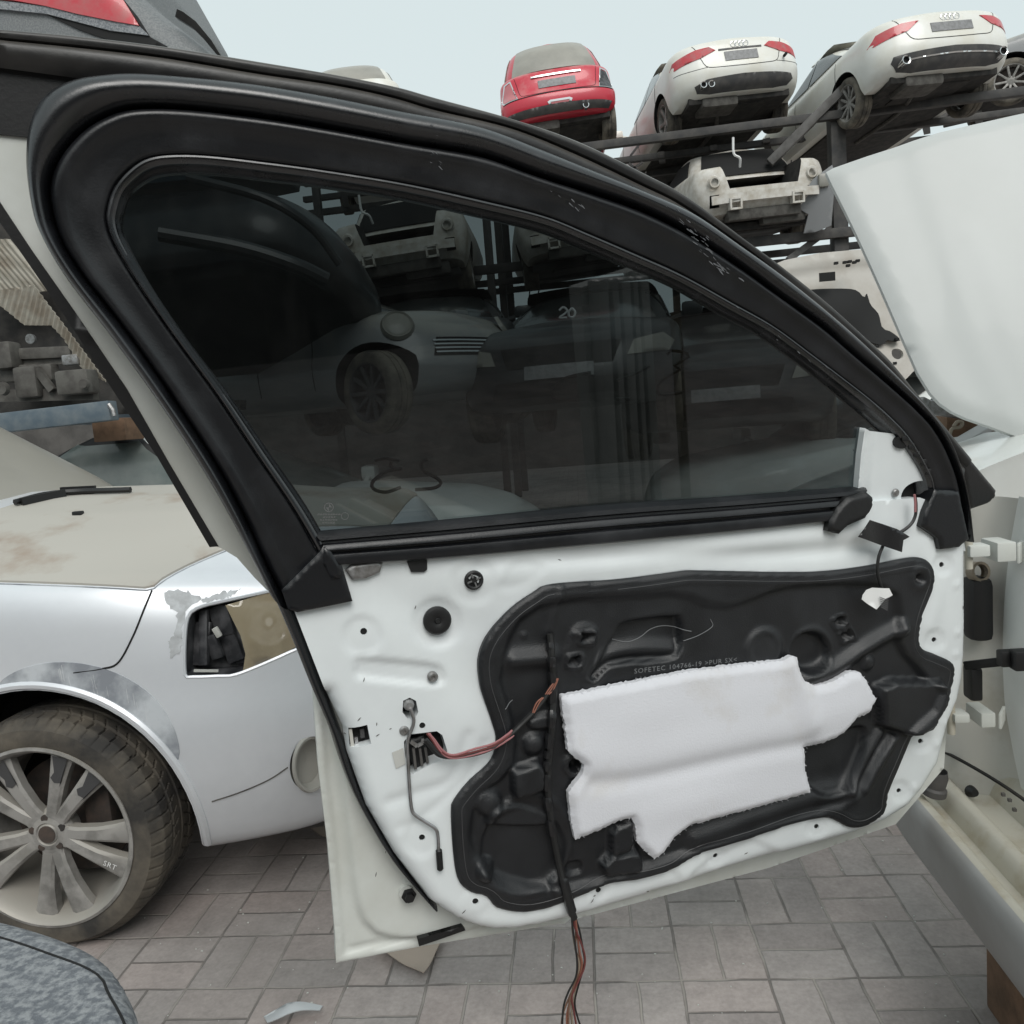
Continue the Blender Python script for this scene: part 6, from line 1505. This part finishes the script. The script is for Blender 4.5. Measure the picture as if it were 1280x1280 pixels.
on_h('shut_line', [(150, -2), (153, -2), (171, 20), (187, 45), (184, 45), (168, 21)], 'black_hole', .014, .02)
on_h('window_trim', [(214, 16), (220, 10), (228, 14), (244, 26), (262, 48), (272, 67), (266, 64), (250, 44), (236, 30)], 'trim_black', .03, .05)
mb = MB(); mb.box((atY(60, 60, YT)[0]-.8, YT+.5, atY(0, 190, YT)[2]-.1), (2.2, .06, .07)); mb.build('deck_beam', 'rack_blue', lr_, True)

# ------------------------------------------------------------ cars standing behind the door, seen through the tinted glass
GG = 'cars standing on the ground behind the door'
g1_, bv, h = make_car('parked_car', 'pale small hatchback with a round headlight, behind the dark door glass', 'car', 'car_grey', GG, L=3.7, W=.85, hatch=True, simple=True, hz=1.0, rz=1.42, rimmat='alloy_dark')
q = bv.ray_cast(Vector((1.55, -3, .78)), Vector((0, 1, 0)))
for s in (-1, 1):
    qq = bv.ray_cast(Vector((3, s*.58, .80)), Vector((-1, 0, 0)))
    if qq[0]:
        mb = MB(); mb.lathe([(0, .03), (.08, .028), (.10, .02), (.115, .03), (.13, .0)], 24, qq[0], (.75, s*.55, .5)); mb.build('headlight', 'screen_glass', g1_)
conform('grille', [(-.42, .56), (.42, .56), (.36, .70), (-.36, .70)], bv, (3, 0, 0), 'black_hole', g1_, .01, .05, .004, (-1, 0, 0))
for z in (.58, .61, .64, .67): conform('grille_bar', [(-.4, z), (.4, z), (.4, z+.012), (-.4, z+.012)], bv, (3, 0, 0), 'chrome', g1_, .012, .05, .008, (-1, 0, 0))
place(g1_, 480, 405, 6.3, -38, 0, 0, (1.3, -.5, .85))
for k, (lab, px, py, Y, yaw, an, paint) in enumerate((('dark car with white chalk marks on its windscreen, seen through the dark glass', 735, 360, 8.2, -98, (0., 0, 1.42), 'car_dark'),
        ('dark car right behind the pale hatchback nose, seen through the dark glass', 540, 366, 9.2, -85, (0., 0, 1.42), 'car_dark'),
        ('dark car nearest the front corner of the dark glass', 900, 385, 8.6, -100, (0., 0, 1.42), 'car_dark'))):
    g_, bv, h = make_car('parked_car', lab, 'car', paint, GG, L=4.5, W=.9, simple=True)
    conform('grille', [(-.40, .56), (.40, .56), (.46, .72), (-.46, .72)], bv, (4, 0, 0), 'black_hole', g_, .01, .05, .004, (-1, 0, 0)); conform('intake', [(-.55, .34), (.55, .34), (.5, .46), (-.5, .46)], bv, (4, 0, 0), 'black_hole', g_, .01, .05, .004, (-1, 0, 0))
    for s in (-1, 1): conform('headlight', [(s*.50, .60), (s*.80, .62), (s*.84, .70), (s*.76, .76), (s*.55, .71)], bv, (4, 0, 0), 'screen_glass', g_, .02, .05, .004, (-1, 0, 0))
    conform('number_plate', [(-.26, .47), (.26, .47), (.26, .57), (-.26, .57)], bv, (4, 0, 0), 'plate_grey', g_, .02, .05, .008, (-1, 0, 0))
    place(g_, px, py, Y, yaw, 0, 0, an)
    if k == 0:
        mb = MB()
        for L in ([(699, 388), (704, 384), (709, 388), (705, 393), (699, 397), (709, 397)], [(715, 385), (711, 390), (712, 396), (717, 396), (719, 390), (715, 385)]):
            mb.tube([atY(x, y, Y-1.25) for x, y in cr(L, 20)], .010, 5)
        m_ = mb.build('chalk_mark', 'mark_white', g_, True)
# boundary wall behind the rack and an added, unseen wall darkening the glass reflections
bw = MB(); bw.box((-6, 21, 1.7), (16, .12, 1.7)); bw.box((-6, 21, 3.43), (16, .16, .04))
wl_ = tag(bw.build('dark_wall', 'wall_concrete', smooth=False), 'dark concrete boundary wall behind the rack, seen through the door glass', 'wall')

bw = MB(); bw.box((2, -7.5, 2.1), (16, .12, 2.1)); bw.box((2, -7.5, 4.23), (16, .16, .04))
tag(bw.build('dark_wall', 'wall_concrete', smooth=False), 'added dark wall behind the viewer, unseen, darkening what the glass mirrors', 'wall')

# ------------------------------------------------------------ litter on the paving
def scrap(name, label, cat, L, mat, seed):
    uv = np.array([atZ(px, py, .01)[:2] for px, py in L]); rs = np.random.RandomState(seed); a = rs.uniform(20, 40, 2)
    o = relief(name, uv, mat, lambda u, v, w_: np.array((u, v, .012+w_)), None, lambda P: .012*np.sin(P[:, 0]*a[0])*np.sin(P[:, 1]*a[1])+.012, .01, .002)
    return tag(o, label, cat)
scrap('paper_scrap', 'crumpled pale brown paper on the paving under the rear corner of the door', 'paper', [(466, 1190), (500, 1180), (540, 1172), (556, 1176), (545, 1195), (530, 1224), (515, 1212), (490, 1203)], 'paper', 1)
scrap('paper_scrap', 'small orange paper scrap beside the rear edge of the door', 'paper', [(389, 1042), (405, 1036), (410, 1020), (414, 1048), (400, 1046)], 'paper', 2)
scrap('foil_strip', 'flat grey strip lying on the paving at the bottom edge', 'scrap', [(330, 1274), (360, 1265), (404, 1262), (400, 1268), (360, 1278), (335, 1285)], 'foil', 3)
rs = random.Random(11); mb = MB()
for i in range(110):
    px, py = rs.uniform(170, 1200), rs.uniform(1030, 1279); c = atZ(px, py, 0); s = rs.uniform(.0008, .002)
    mb.box(c+np.array((0, 0, s*.6)), (s*rs.uniform(.7, 1.5), s, s*.7), bev=s*.3)
tag(mb.build('grit', 'tag_grey'), kind='stuff')

# parts never go deeper than thing > part > sub-part
def depth(o):
    d = 0
    while o.parent: o = o.parent; d += 1
    return d
for o in list(SC.objects):
    while depth(o) > 2:
        o.parent = o.parent.parent
